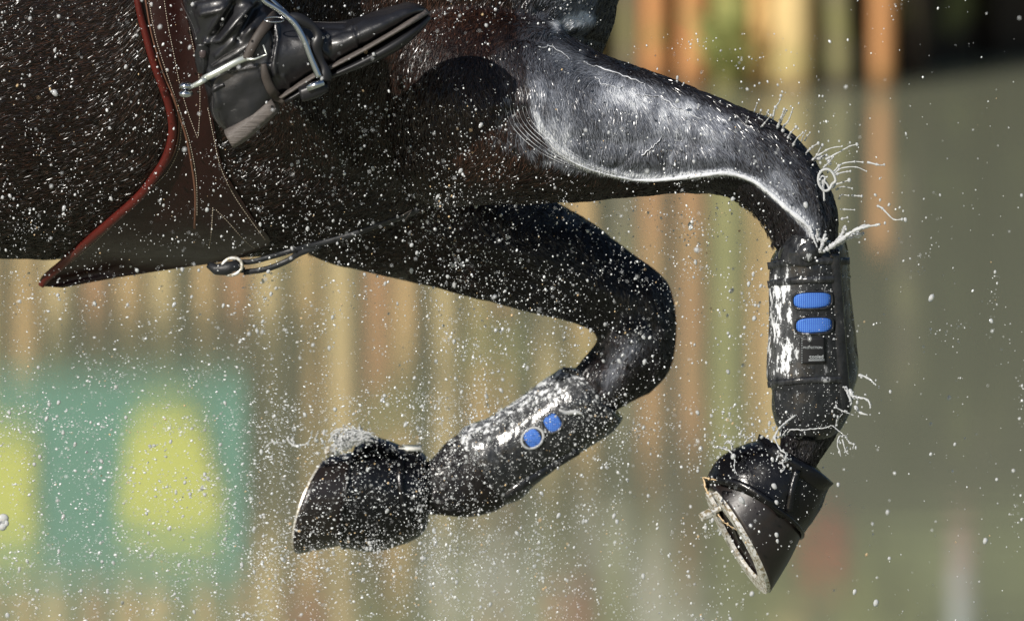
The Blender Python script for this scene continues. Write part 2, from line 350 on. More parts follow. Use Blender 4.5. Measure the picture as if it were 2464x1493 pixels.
# teal sponsor board with yellow shapes, in front of the logs (seen mirrored in the water)
M_teal = mat('teal_board', (.07, .31, .24), .6); M_yel = mat('yellow_print', (.74, .78, .13), .6)
bd = thing('banner_board', 'teal board with large yellow flower shapes fixed to the log wall at left', 'banner', (X(290), 11.86, .66))
def hz(qy): return max(0, (qy-220)*K*24*1.02)
MB().box((X(280), 11.90, (hz(880)+hz(1395))/2), (X(590)-X(-30), .03, hz(1395)-hz(880))).build('panel', M_teal, bd, False)
def flat_poly(pts, y0, y1):
    n = len(pts); v = [(X(a), y0, hz(b)) for a, b in pts] + [(X(a), y1, hz(b)) for a, b in pts]
    return MB().add(v, [tuple(range(n)), tuple(range(n, 2*n))[::-1]] + [(i, (i+1) % n, n+(i+1) % n, n+i) for i in range(n)])
flat_poly([(272, 1225), (292, 1130), (298, 1050), (325, 985), (380, 955), (440, 962), (490, 1020), (500, 1100), (528, 1170), (545, 1225), (500, 1265), (430, 1285), (380, 1275), (330, 1260)], 11.866, 11.88).build('flower_shape', M_yel, bd, False)
flat_poly([(-60, 1300), (-40, 1010), (20, 1010), (85, 1050), (80, 1130), (55, 1180), (95, 1240), (75, 1290), (20, 1300)], 11.866, 11.88).build('flower_shape', M_yel, bd, False)
# flower tubs on the bank top, a white post, a hedge added behind against sky glare (all mirrored in the water)
M_wfl = mat('white_petal', (.8, .8, .74), .6); M_rfl = mat('red_petal', (.65, .04, .04), .6); M_pot = mat('clay_tub', (.3, .14, .08), .8)
TUBS = [(1130, 1380, 0, 85), (1290, 1345, 0, 70), (1500, 1310, 0, 70), (1380, 1430, 1, 34), (745, 1490, 1, 34), (1985, 1300, 1, 34), (1640, 1470, 0, 70), (2110, 1440, 2, 90), (1830, 1400, 2, 90), (950, 1490, 2, 50), (1400, 1440, 2, 45)]
for i, (qx, qy, kind, w_) in enumerate(TUBS):
    y0 = 11.90 - .04*(i % 2); c = (X(qx), y0, hz(qy)); nm = ['white', 'red', 'green leafy'][kind]
    t = thing('flower_bush', f'{nm} flowering bush number {i+1} on the bank top'.replace(f' number {i+1}', [' beside the banner', ' with a narrow top', ' in the middle', ' among the white ones', ' nearest the banner', ' low above the tall logs', ' behind the rest', ' furthest right', ' with spreading leaves', ' over the short logs', ' between two white ones'][i]), 'bush', c, 'bushes along the bank top')
    lf = MB(); fl = MB()
    for k in range(320):
        d = Vector((random.gauss(0, 1), random.gauss(0, .6), random.gauss(0, 1)))*w_*K*24*.6; p = Vector(c)+d; a = Vector([random.uniform(-1, 1) for _ in range(3)]).normalized()*.026; b = a.cross(Vector([random.uniform(-1, 1) for _ in range(3)])).normalized()*.026
        (fl if (kind < 2 and k % 6) else lf).add([p-a, p-b, p+a, p+b], [(0, 1, 2, 3)])
    lf.build('leaves', M_leaf, t, False)
    if kind < 2: fl.build('blossoms', (M_wfl, M_rfl)[kind], t, False)
PX = X(2325, 13.75)
pt = thing('marker_post', 'white round marker post with pink band at the far right of the bank', 'post', (PX, 13.75, 1.2))
mb = MB(); mb.tube([(PX, 13.75, .9), (PX, 13.75, 1.9)], .036, 14); mb.build('pole', mat('white_paint', (.36, .40, .42), .6), pt)
mb = MB(); mb.tube([(PX, 13.75, 1.30), (PX, 13.75, 1.42)], .039, 14); mb.build('band', mat('pink_paint', (.6, .25, .25), .5), pt)
M_hedge = mat('hedge_leaf', (.20, .24, .10), .7); hg = np.empty((26000, 3)); hg[:, 0] = rng.uniform(-9, 9, 26000); hg[:, 1] = 15+rng.normal(0, .5, 26000); hg[:, 2] = 1+rng.beta(1.2, 1.2, 26000)*(3.6+.6*np.sin(hg[:, 0]*1.3))
V_ = []; a_ = rng.normal(0, 1, (26000, 3)); a_ /= np.linalg.norm(a_, axis=1)[:, None]; b_ = np.cross(a_, rng.normal(0, 1, (26000, 3))); b_ /= np.linalg.norm(b_, axis=1)[:, None]
V_ = np.stack([hg-a_*.09, hg-b_*.05, hg+a_*.09, hg+b_*.05], 1).reshape(-1, 3)
me = bpy.data.meshes.new('hedge'); me.vertices.add(len(V_)); me.vertices.foreach_set('co', V_.astype(np.float32).ravel()); me.loops.add(len(V_)); me.loops.foreach_set('vertex_index', np.arange(len(V_), dtype=np.int32)); me.polygons.add(26000); me.polygons.foreach_set('loop_start', np.arange(0, len(V_), 4, dtype=np.int32)); me.update(calc_edges=True)
tag(link('hedge', me, M_hedge, smooth=False), 'tall dense green hedge added behind the log wall to screen sky glare', 'hedge')  # unseen hedge added to keep sky glare out of the ripples

# ------------------------------------------------------------------ the horse
horse = thing('horse', 'dark bay horse leaping to the right through water, wet and streaked with white foam', 'horse', (0, .15, 0))
H = MB()
BEL = [(-2300, 330, .10), (-1900, 520, .22), (-1300, 560, .29), (-700, 592, .30), (0, 617, .295), (170, 622, .29), (450, 622, .28), (700, 606, .27), (850, 575, .25), (1000, 520, .24), (1150, 430, .225), (1280, 330, .20), (1380, 230, .165), (1440, 140, .12), (1474, 60, .085), (1492, -40, .05)]
H.loft([(x, -850 if x < 1000 else -850+(x-1000)*.5, x, y, .15, h) for x, y, h in BEL], 72, 5)
H.loft([(1050, -700, 1490, 0, .15, .10), (1300, -1300, 1850, -700, .15, .10), (1500, -1900, 2000, -1500, .15, .08)], 40, 5)
NEAR = [(900, -80, 930, 400, .04, .10), (1080, -40, 1015, 489, .0, .135), (1290, 40, 1160, 489, -.02, .13), (1440, 127, 1310, 489, -.035, .105), (1560, 170, 1430, 484, -.05, .078), (1680, 217, 1550, 473, -.055, .064), (1790, 262, 1640, 467, -.06, .056), (1870, 297, 1715, 467, -.06, .051), (1935, 352, 1770, 485, -.06, .049), (1980, 420, 1815, 516, -.06, .049), (2008, 490, 1845, 550, -.06, .046), (2014, 550, 1860, 590, -.06, .043), (2006, 620, 1870, 620, -.06, .038), (1995, 760, 1885, 760, -.06, .028), (1990, 900, 1885, 900, -.06, .028), (2032, 985, 1872, 985, -.06, .036), (2008, 1050, 1878, 1060, -.06, .033), (1968, 1112, 1872, 1092, -.06, .033), (1930, 1180, 1830, 1110, -.06, .034)]
H.loft(NEAR, 48, 6)
FAR = [(980, 330, 740, 606, .22, .10), (1180, 400, 800, 632, .23, .095), (1340, 488, 950, 665, .24, .085), (1430, 543, 1100, 703, .24, .075), (1510, 605, 1220, 735, .24, .064), (1575, 650, 1330, 762, .24, .055), (1608, 690, 1396, 782, .24, .05), (1624, 755, 1430, 800, .24, .05), (1624, 830, 1436, 818, .24, .048), (1608, 888, 1424, 840, .24, .046), (1562, 940, 1404, 864, .24, .044), (1508, 968, 1385, 888, .24, .04), (1440, 1010, 1350, 935, .24, .033), (1300, 1100, 1240, 1000, .24, .027), (1225, 1207, 1098, 1046, .24, .034), (1150, 1241, 1050, 1095, .24, .036), (1080, 1238, 1036, 1110, .24, .033), (1000, 1232, 985, 1118, .24, .03)]
H.loft(FAR, 48, 6)
body = remesh(H, .0042, 6, .5)
co = arr(body); no = arr(body, 'n'); qx, qy = toq(co); face = np.clip(-no[:, 1]*1.6+.25, 0, 1)
F1 = [(1268, 190), (1278, 250), (1300, 310), (1340, 362), (1400, 400), (1495, 427), (1560, 434), (1618, 430), (1695, 421), (1752, 417), (1810, 434), (1852, 465), (1895, 503), (1941, 541), (1958, 572)]
legn = (qx > 1180) & (co[:, 1] < .05)
d, sg, al = pdist(qx, qy, F1); sd = d*sg
dis = np.zeros(len(co)); w = face*legn
dis += w*(.0026*np.exp(-((sd-5)/7)**2) - .0065*sstep(2, -14, sd)*sstep(-150, -40, sd)*(al > 60))
# muscle relief: ridges and hollows of the forearm, shoulder crease, tendons
for poly, wd, h in [([(1330, 120), (1500, 200), (1700, 275), (1850, 320), (1950, 400)], 26, -.0035), ([(1380, 330), (1500, 345), (1600, 330), (1720, 350), (1850, 400)], 14, -.0028),
                    ([(1480, 400), (1530, 360), (1570, 350)], 8, -.002), ([(1640, 330), (1600, 380), (1600, 400)], 8, -.0022), ([(1440, 380), (1600, 385), (1750, 375), (1840, 400)], 15, .0026),
                    ([(1230, 90), (1340, 92), (1440, 128)], 9, -.006), ([(1190, 130), (1260, 90), (1330, 70)], 12, .004), ([(1900, 330), (1950, 420), (1975, 520)], 12, .003), ([(1960, 430), (1985, 520)], 7, -.003),
                    ([(1300, 200), (1330, 300), (1400, 370)], 12, .002), ([(1000, 400), (1060, 430), (1080, 490)], 30, .006), ([(930, 370), (960, 440), (1010, 490)], 10, -.005), ([(700, 250), (800, 330), (850, 400)], 26, .006), ([(600, 380), (800, 430), (950, 480)], 30, -.005),
                    ([(1500, 825), (1515, 870), (1490, 910)], 34, .012), ([(1440, 860), (1470, 890), (1450, 930)], 9, -.005), ([(1560, 700), (1590, 800)], 14, .004), ([(1350, 700), (1480, 760), (1540, 800)], 16, .005), ([(1540, 780), (1590, 860), (1560, 930)], 12, .003), ([(1100, 620), (1300, 690), (1480, 760)], 26, -.006), ([(1050, 560), (1300, 620), (1500, 720)], 26, .005),
                    ([(1320, 40), (1350, 70), (1420, 50)], 14, .006), ([(1300, 20), (1380, 85), (1450, 100)], 9, -.006), ([(1180, 60), (1200, 160), (1230, 260)], 14, -.003)]:
    dd, _, _ = pdist(qx, qy, poly); dis += face*h*np.exp(-(dd/wd)**2)
# folds of skin behind the knee
FOLD = [(1700, 470), (1760, 483), (1800, 508), (1835, 545), (1855, 590)]
dd, _, al2 = pdist(qx, qy, FOLD); dis += legn*.0042*np.exp(-(dd/30)**2)*np.sin(al2*.45+qx*.05+2*np.sin(qy*.03))*sstep(40, 90, al2)
lo = np.array([noise.fractal(Vector(c)*14, .9, 2.0, 3) for c in co[::1]]) if len(co) < 1 else np.zeros(len(co))
vis = (qx > -60) & (qx < 2500) & (qy > -60) & (no[:, 1] < .35); idx = np.nonzero(vis)[0]
for i in idx:
    c = co[i]; lo[i] = noise.noise((c[0]*22, c[1]*22, c[2]*22))*.6 + noise.noise((c[0]*60, c[1]*60, c[2]*60))*.3
dis += lo*.0022
co += no*dis[:, None]; setco(body, co); no = arr(body, 'n')
# attributes of the coat
sdn = sd
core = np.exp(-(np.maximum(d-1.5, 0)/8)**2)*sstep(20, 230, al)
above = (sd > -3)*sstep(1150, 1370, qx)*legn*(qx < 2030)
film_sheen = above*(.47*sstep(2100, 1600, qx)+.12) * sstep(640, 560, qy)  # grey water film, also painting the forearm's wet highlight into the coat
pp, _, _ = pdist(qx, qy, [(1480, 225), (1560, 240), (1640, 275), (1720, 300)]); film_sheen += above*.30*np.exp(-(pp/48)**2)
pp, _, _ = pdist(qx, qy, [(1870, 420), (1910, 480), (1950, 540)]); film_sheen += legn*.40*np.exp(-(pp/26)**2)
pp, _, _ = pdist(qx, qy, [(1230, 150), (1290, 250), (1340, 340)]); film_sheen += legn*.20*np.exp(-(pp/55)**2)
topd, _, _ = pdist(qx, qy, [(1440, 127), (1560, 170), (1680, 217), (1790, 262), (1870, 297), (1935, 352), (1980, 420), (2008, 490), (2014, 550)]); film_sheen *= sstep(6, 34, topd)*.9+.1  # film thinned so the shaded top edge stays dark
chs = (1.6*np.exp(-(pdist(qx, qy, [(1340, 66), (1380, 46), (1408, 40)])[0]/11)**2))*(co[:, 1] < .16)
st_ = np.zeros(len(co))
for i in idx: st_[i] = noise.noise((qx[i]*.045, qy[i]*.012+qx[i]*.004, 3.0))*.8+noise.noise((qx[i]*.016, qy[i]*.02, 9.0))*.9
film_sheen = film_sheen*np.clip(.95+st_*.35, .4, 1.5)
foam_sheen = np.clip(core*1.8*legn + film_sheen*1.0*legn, 0, 1)*face + np.clip(chs, 0, 1) + (co[:, 1] > .05)*face*(.55*np.exp(-(pdist(qx, qy, [(1462, 915), (1490, 865), (1525, 822)])[0]/27)**2)+.15*np.exp(-(pdist(qx, qy, [(1500, 720), (1560, 800)])[0]/30)**2))  # last terms paint the lit sheen of the far knee as pale coat
# thin white runs sweeping from the elbow crease
for k in range(9):
    a0 = k*9; line = [(1232-a0*.2, 190+a0*2), (1252+a0*.1, 275+a0), (1300+a0*.3, 338+a0*.5), (1375+a0*.4, 386+a0*.25), (1440+a0, 412+a0*.1)]
    line = [(x-14-k*3.2, y+k*1.3+3) for x, y in line]; dd, _, _ = pdist(qx, qy, [tuple(p) for p in spline(line, 4)]); foam_sheen = np.maximum(foam_sheen, face*legn*.75*np.exp(-(dd/1.6)**2))
blk = np.clip(sstep(1240, 1420, qx)*(sd > 0)*legn + sstep(1500, 1800, qx)*legn, 0, 1)*.85; blk = np.maximum(blk, np.clip(sstep(1000, 1350, qx)*(co[:, 1] > .15)*(qy > 480), 0, 1)); blk = np.maximum(blk, (qy > 860)*1.0); blk = np.maximum(blk, sstep(1330, 1440, qx)*(qy < 130)*.8)
blk = blk*(1-.75*np.exp(-(pdist(qx, qy, [(1460, 910), (1500, 860)])[0]/45)**2)*(co[:, 1] > .05)); attr(body, 'foam', np.clip(foam_sheen, 0, 1)); foam_sheen = np.clip(foam_sheen, 0, 1); attr(body, 'black', blk); flowx = sstep(1000, 500, qx); attr(body, 'flowx', flowx)
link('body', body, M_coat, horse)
BV = bvh_of(body)

# flow of the hair, picture directions at control points
FLOW = [(-100, 100, -1, .15), (200, 100, -1, .2), (100, 300, -1, .05), (300, 480, -1, .25), (380, 100, -.5, .9), (390, 300, -.35, .9), (340, 480, -.6, .8), (600, 400, -1, .5), (750, 330, .2, 1), (900, 60, -.35, 1), (1050, 120, -.2, 1), (1150, 300, .25, 1), (1000, 430, .1, 1), (1250, 40, -.5, 1), (1380, 50, -1, .3), (1250, 200, .1, 1), (1300, 350, .4, 1), (1420, 300, .25, 1), (1600, 260, .3, 1), (1600, 380, .3, 1), (1750, 380, .5, .9), (1900, 430, .55, .9), (1960, 540, .1, 1), (1600, 455, -1, .05), (1300, 455, -1, .1), (1150, 400, -.6, .7), (1100, 620, 1, .6), (1300, 650, 1, .5), (1550, 800, .1, 1), (1530, 900, -.5, 1), (1100, 1180, -1, .2), (700, 520, -1, .25), (900, 540, -1, .2), (1850, 520, .35, .9), (1420, 100, -.9, .5), (1950, 1080, -.3, 1)]
FA = np.array(FLOW)
def flow(x, y):
    dx = np.zeros(x.shape); dy = np.zeros(x.shape)
    for a, b, u, v in FLOW:
        w = 1/((x-a)**2+(y-b)**2+900)**1.6; L = math.hypot(u, v); dx += w*u/L; dy += w*v/L
    L = np.hypot(dx, dy)+1e-9; return dx/L, dy/L
# the coat: many fine wet hairs rooted on the body
tri = []; body.calc_loop_triangles(); T = np.empty(len(body.loop_triangles)*3, np.int32); body.loop_triangles.foreach_get('vertices', T); T = T.reshape(-1, 3)
tc = co[T].mean(1); tn = no[T].mean(1); tqx, tqy = toq(tc)
ok = (tqx > -40) & (tqx < 2500) & (tqy > -40) & (tqy < 1300) & (tn[:, 1] < .25)
ok &= ~inpoly(tqx, tqy, [(350, -60), (490, -60), (520, 300), (600, 480), (660, 590), (500, 640), (150, 690), (100, 650), (330, 480), (415, 320)])
ok &= ~((tqx > 1880) & (tqy > 640) & (tqy < 1030)) & ~((tqx > 1120) & (tqx < 1440) & (tqy > 930))
T = T[ok]; ar = np.linalg.norm(np.cross(co[T[:, 1]]-co[T[:, 0]], co[T[:, 2]]-co[T[:, 0]]), axis=1)
NH = 210000; pick = rng.choice(len(T), NH, p=ar/ar.sum()); r1 = np.sqrt(rng.random(NH)); r2 = rng.random(NH)
W3 = np.stack([1-r1, r1*(1-r2), r1*r2], 1); TT = T[pick]
root = (co[TT]*W3[:, :, None]).sum(1); nrm = (no[TT]*W3[:, :, None]).sum(1); nrm /= np.linalg.norm(nrm, axis=1)[:, None]
hx, hy = toq(root); fx, fy = flow(hx, hy); jit = rng.normal(0, .22, NH)*np.where(hx > 1230, .55, 1); cl = np.sin(hx*.11+np.sin(hy*.07)*3)*.18; a = jit+cl
gx = fx*np.cos(a)-fy*np.sin(a); gy = fx*np.sin(a)+fy*np.cos(a)
D3 = np.stack([gx, np.zeros(NH), -gy], 1); D3 -= nrm*(D3*nrm).sum(1)[:, None]; D3 /= np.linalg.norm(D3, axis=1)[:, None]+1e-9
side = np.cross(D3, nrm); Ln = rng.uniform(.005, .011, NH)*(1+.8*((hx > 300) & (hx < 400) & (hy < 520)))
wdh = rng.uniform(.00014, .00034, NH); lift = rng.uniform(.0002, .0012, NH)
tilt = rng.normal(0, .5, NH); sv = side*np.cos(tilt)[:, None]+nrm*np.sin(tilt)[:, None]
p0 = root+nrm*.0001; p1 = root+D3*(Ln*.5)[:, None]+nrm*lift[:, None]; p2 = root+D3*Ln[:, None]+nrm*(lift*.7)[:, None]
sw = sv*wdh[:, None]; VH = np.stack([p0-sw, p0+sw, p1+sw, p1-sw, p2], 1).reshape(-1, 3)
lv = (np.array([[0, 1, 2, 3, 3, 2, 4]])+np.arange(NH)[:, None]*5).astype(np.int32).ravel(); ls = (np.array([[0, 4]])+np.arange(NH)[:, None]*7).astype(np.int32).ravel()
me = bpy.data.meshes.new('hair'); me.vertices.add(len(VH)); me.vertices.foreach_set('co', VH.astype(np.float32).ravel()); me.loops.add(len(lv)); me.loops.foreach_set('vertex_index', lv); me.polygons.add(len(ls)); me.polygons.foreach_set('loop_start', ls); me.update(calc_edges=True)
hair_foam_sheen = (foam_sheen[TT]*W3).sum(1); hair_foam_sheen = np.clip(hair_foam_sheen*rng.uniform(.65, 1.25, NH), 0, 1)**1.15; hbl = (blk[TT]*W3).sum(1)
attr(me, 'foam', np.repeat(hair_foam_sheen, 5)); attr(me, 'black', np.repeat(hbl, 5)); attr(me, 'tone', np.repeat(np.clip(rng.beta(1.6, 2.4, NH)+.35*np.exp(-(((hx-1080)/170)**2+((hy-20)/90)**2))+.28*np.exp(-(((hx-1180)/150)**2+((hy-390)/80)**2))+.12*np.exp(-(((hx-120)/260)**2+((hy-80)/160)**2)), 0, 1), 5))
tag(link('coat_hair', me, M_hair, horse, False), kind='stuff')

# hooves with shoe and stud
def hoof(secs, studpos, lab):
    e = secs[-1]; ring = []; inner = []
    U = Q(e[0], e[1], e[4]); L = Q(e[2], e[3], e[4]); C = (U+L)/2; A = (U-L)/2; B = Vector((-e[6]*S, e[5], e[7]*S)); nn = A.cross(B).normalized()
    prev = secs[-2]; Cp = (Q(prev[0], prev[1], prev[4])+Q(prev[2], prev[3], prev[4]))/2
    if nn.dot(C-Cp) < 0: nn = -nn
    mb = MB(); mb.loft(secs, 48, 6, caps=False); nn_ = len(mb.v); last = [Vector(p) for p in mb.v[-48:]]
    for s_, dp in ((.86, .001), (.62, -.004), (.45, -.018)): mb.v += [tuple(C+(p-C)*s_+nn*dp) for p in last]
    for j in range(3):
        b_ = nn_-48+j*48; mb.f += [(b_+k, b_+(k+1) % 48, b_+48+(k+1) % 48, b_+48+k) for k in range(48)]
    mb.f += [tuple(range(nn_+96, nn_+144)), tuple(range(48))[::-1]]
    h = mb.build('hoof', M_hoof, horse); h['label'] = lab
    v = []; m = 44
    for i in range(m+1):
        th = math.pi + .35 + (2*math.pi-.70)*i/m; dr = A*math.cos(th)+B*math.sin(th)
        for k, (s_, hgt) in enumerate([(1.0, .000), (1.0, .0055 if secs[0][4] < 0 else .0028), (.70, .0055 if secs[0][4] < 0 else .0028), (.70, .001)]): v.append(C+dr*s_*(.985)+nn*hgt)
    f = [(i*4+k, i*4+(k+1) % 4, (i+1)*4+(k+1) % 4, (i+1)*4+k) for i in range(m) for k in range(4)] + [(3, 2, 1, 0), (m*4, m*4+1, m*4+2, m*4+3)]
    sh = MB().add(v, f).build('horseshoe', M_worn, h, False)
    st = MB(); a_, b_ = Q(*studpos[:3]), Q(*studpos[3:]); st.tube([a_, a_.lerp(b_, .45), a_.lerp(b_, .5), b_], [.0035, .0035, .0062, .0055], 8); s = st.build('stud', M_worn, h, False)
    fr = MB(); fr.add([C-nn*.012-A*.8+B*.12, C+nn*.005+A*.3, C+nn*.001-A*.8-B*.12, C+nn*.001-A*.3+B*.2, C+nn*.001-A*.3-B*.2], [(0, 3, 1), (1, 4, 2), (0, 1, 2)]); fr.build('frog', M_hoof, h, False)
hoof([(1955, 1195, 1855, 1092, -.06, .036, 5, -4), (1932, 1272, 1775, 1105, -.06, .044, 12, -8), (1898, 1345, 1738, 1142, -.06, .05, 20, -12), (1850, 1424, 1709, 1170, -.06, .054, 24, -13)], (1732, 1222, -.085, 1686, 1244, -.095), 'dark hoof turned to show its worn metal shoe')
hoof([(905, 1285, 885, 1095, .24, .043, -6, 0), (815, 1312, 845, 1088, .24, .05, -14, -2), (722, 1331, 797, 1095, .24, .056, -38, -4)], (815, 1092, .21, 786, 1082, .20), 'dark hoof seen from the side with a thin bright shoe edge')

# ------------------------------------------------------------------ bell boots
def ringpts(sec, k0=0, n=48, s=1.0, ex=1):
    U = Q(sec[0], sec[1], sec[4]); L = Q(sec[2], sec[3], sec[4]); C = (U+L)/2; A = (U-L)/2; B = Vector((-sec[6]*S, sec[5], sec[7]*S))
    return [C+(A*math.cos(2*math.pi*k/n)+B*math.sin(2*math.pi*k/n))*s for k in range(n)]
def rough_edge(me, amp, f=40):
    c = arr(me); amp = amp*1.0; q = np.array([noise.noise(Vector(p)*f)*.7+noise.noise(Vector(p)*f*2.7)*.3 for p in c]); setco(me, c+arr(me, 'n')*(q*amp)[:, None])
bn = [(1958, 1118, 1866, 1072, -.06, .036, 0, 0), (1992, 1160, 1836, 1058, -.06, .046, 4, -2), (1985, 1192, 1775, 1074, -.06, .052, 8, -6), (1962, 1245, 1724, 1108, -.06, .058, 14, -14), (1926, 1292, 1700, 1152, -.06, .063, 28, -34)]
t = thing('bell_boot', 'black rubber bell boot above the upturned hoof at right', 'hoof boot', Q(1850, 1150, -.06), 'bell boots'); me = MB().loft(bn, 56, 8).mesh('shell'); rough_edge(me, .0022); link('shell', me, M_bell, t); BN = bvh_of(me)
mb = MB(); mb.tube([p for p in ringpts(bn[-1], s=1.005)], .0025, 8, closed=True); mb.build('rim', M_bell, t)
strap(BN, [(1820, 1062), (1880, 1100), (1960, 1150), (1990, 1175)], 20, .003, .004).build('strap', M_bell, t)
strap(BN, [(1918, 1130), (1905, 1180), (1898, 1230)], 9, .003, .003).build('ridge', M_bell, t)
strap(BN, [(1722, 1150), (1790, 1170), (1860, 1215), (1900, 1270)], 10, .003, .003).build('ridge', M_bell, t)
bf = [(1030, 1228, 1022, 1106, .24, .036), (1028, 1262, 1024, 1096, .24, .042), (1005, 1292, 1005, 1084, .24, .047), (958, 1311, 955, 1066, .24, .052), (895, 1326, 890, 1048, .24, .056), (828, 1315, 862, 1068, .24, .060, -16, 0)]
t = thing('bell_boot', 'black bell boot on the far hoof at left, speckled with drops', 'hoof boot', Q(920, 1190, .24), 'bell boots'); me = MB().loft(bf, 56, 8).mesh('shell'); rough_edge(me, .002); link('shell', me, M_bell, t); BFv = bvh_of(me)
mb = MB(); mb.tube(ringpts(bf[-1], s=1.005), .0025, 8, closed=True); mb.build('rim', M_bell, t)
strap(BFv, [(968, 1075), (962, 1150), (975, 1230), (1000, 1280)], 9, .003, .004).build('strap', M_bell, t)
MB().box(Q(985, 1077, .24), (.03, .03, .004)).build('binding', mat('white_binding', (.75, .75, .7), .5), t)

# ------------------------------------------------------------------ tendon boots
def tendon(name, label, secs, m, parts):
    t = thing('tendon_boot', label, 'leg boot', Q((secs[3][0]+secs[3][2])/2, (secs[3][1]+secs[3][3])/2, secs[3][4]), 'tendon boots on the forelegs')
    me = MB().loft(secs, 72, 8).mesh('shell'); c = arr(me); x, y = toq(c); rough_edge(me, .0012, 60); return t, me, x, y
nb = [(2036, 578, 1885, 585, -.06, .045), (2041, 610, 1864, 606, -.06, .050), (2044, 650, 1852, 634, -.06, .052), (2048, 710, 1849, 705, -.06, .051), (2056, 785, 1849, 785, -.06, .049), (2064, 850, 1845, 862, -.06, .048), (2064, 900, 1844, 908, -.06, .049), (2054, 935, 1855, 935, -.06, .049), (2048, 985, 1858, 990, -.06, .048), (2022, 1030, 1872, 1032, -.06, .043), (2000, 1050, 1890, 1048, -.06, .036)]
t, me, x, y = tendon('n', 'black tendon boot with two blue oblong mesh windows on the raised foreleg at right', nb, M_neo, None)
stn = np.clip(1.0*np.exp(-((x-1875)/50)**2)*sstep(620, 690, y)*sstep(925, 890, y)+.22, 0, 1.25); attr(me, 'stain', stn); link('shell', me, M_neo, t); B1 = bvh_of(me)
for yy, hw, lab in ((632, 9, ''), (676, 9, ''), (917, 8, '')):
    rp = [(1846, yy+8), (1880, yy+3), (1930, yy-2), (1990, yy-4), (2044, yy-4)]; b = strap(B1, rp, hw, .0015, .0028).build('band', M_neo, t); attr(b.data, 'stain', np.full(len(b.data.vertices), .5))
b = strap(B1, [(2004, 600), (2012, 700), (2020, 820), (2028, 930), (2030, 990)], 16, .0015, .0035).build('spine_guard', M_neo, t); attr(b.data, 'stain', np.full(len(b.data.vertices), .15))
me = MB().loft([(2000, 578, 1905, 560, -.085, .028), (2000, 610, 1880, 590, -.08, .035), (2000, 640, 1866, 625, -.075, .038)], 40, 6).mesh('top_flap'); attr(me, 'stain', np.full(len(me.vertices), .35)); rough_edge(me, .0015); link('top_flap', me, M_neo, t); B1b = bvh_of(me)
b = disc(B1b, (1945, 606), 26, 24, 0, .002, .003, 1.0, .003).build('pad', M_neo, t); attr(b.data, 'stain', np.full(len(b.data.vertices), .6))
for c, rx, ry in (((1954, 722), 45, 18.5), ((1958, 782), 43, 18)):
    mb = MB(); o_ = []
    for k in range(48):
        a = 2*math.pi*k/48; o_.append((c[0]+math.copysign(abs(math.cos(a))**.62, math.cos(a))*(rx+3), c[1]+math.copysign(abs(math.sin(a))**.62, math.sin(a))*(ry+3)-(math.cos(a))*2))
    mb.tube(on(B1, o_, .001), .0016, 6, closed=True); fr = mb.build('window_frame', M_neo, t); attr(fr.data, 'stain', np.full(len(fr.data.vertices), .35))
    disc(B1, c, rx, ry, -.05, .0008, .0004, .62, .001).build('mesh_window', M_blue, fr)
lb = strap(B1, [(1955, 812), (1956, 843), (1957, 874)], 30, .001, .0015).build('label_patch', M_label, t)
B1c = bvh_of(lb.data)
def text(s, qx0, qy0, hq, m, parent, y):
    cu = bpy.data.curves.new('t', 'FONT'); cu.body = s; cu.size = hq*S*1.35; cu.extrude = .0002; cu.align_x = 'CENTER'
    o = bpy.data.objects.new('tmp', cu); SC.collection.objects.link(o); dg = bpy.context.evaluated_depsgraph_get(); me = bpy.data.meshes.new_from_object(o.evaluated_get(dg)); bpy.data.objects.remove(o)
    c = arr(me); b = Q(qx0, qy0, y); bvp = B1c; out = np.empty_like(c)
    for i, p in enumerate(c):
        X_ = b.x+p[0]; Z_ = b.z+p[1]; r = bvp.ray_cast(Vector((X_, -.5, Z_)), Vector((0, 1, 0))); yy = (r[0].y if r[0] else y) - .0005 - p[2]; out[i] = (X_, yy, Z_)
    setco(me, out); return link('lettering', me, m, parent, False)
text('cooled', 1964, 861, 9, M_print, lb, -.11); text('PROTECTION', 1955, 838, 5.5, M_print, lb, -.11)
strap(B1c, [(1945, 864.5), (1984, 864)], .6, .0008, .0005).build('underline', M_print, lb); strap(B1c, [(1945, 867), (1984, 866.5)], .6, .0008, .0005).build('underline', M_print, lb)
stitches(B1, [(1929, 812), (1929, 874)], .0035).build('stitching', M_print, lb)
# far one
fb = [(1487, 992, 1392, 884, .24, .040), (1496, 1008, 1352, 886, .24, .046), (1470, 1040, 1318, 905, .24, .049), (1400, 1085, 1250, 955, .24, .048), (1310, 1146, 1175, 1003, .24, .046), (1258, 1194, 1117, 1026, .24, .046), (1222, 1212, 1100, 1045, .24, .044)]
t, me, x, y = tendon('f', 'black tendon boot with two small round blue windows on the folded far foreleg', fb, M_neo2, None)
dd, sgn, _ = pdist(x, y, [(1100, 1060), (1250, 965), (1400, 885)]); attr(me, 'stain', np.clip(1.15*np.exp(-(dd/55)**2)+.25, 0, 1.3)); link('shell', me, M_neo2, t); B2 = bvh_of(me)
for c in ((1329, 1016), (1281, 1053)):
    mb = MB(); mb.tube(on(B2, [(c[0]+23*math.cos(a)*math.cos(.9)-28*math.sin(a)*math.sin(.9)*1, c[1]+23*math.cos(a)*math.sin(.9)+28*math.sin(a)*math.cos(.9)) for a in np.linspace(0, 2*math.pi, 32)[:-1]], .001), .0017, 6, closed=True)
    fr = mb.build('window_frame', M_splash if c[0] < 1300 else M_neo2, t); attr(fr.data, 'stain', np.full(len(fr.data.vertices), 1.0))
    disc(B2, c, 25, 19, math.radians(58), .0015, .001, .9, .002).build('mesh_window', M_blue, fr)
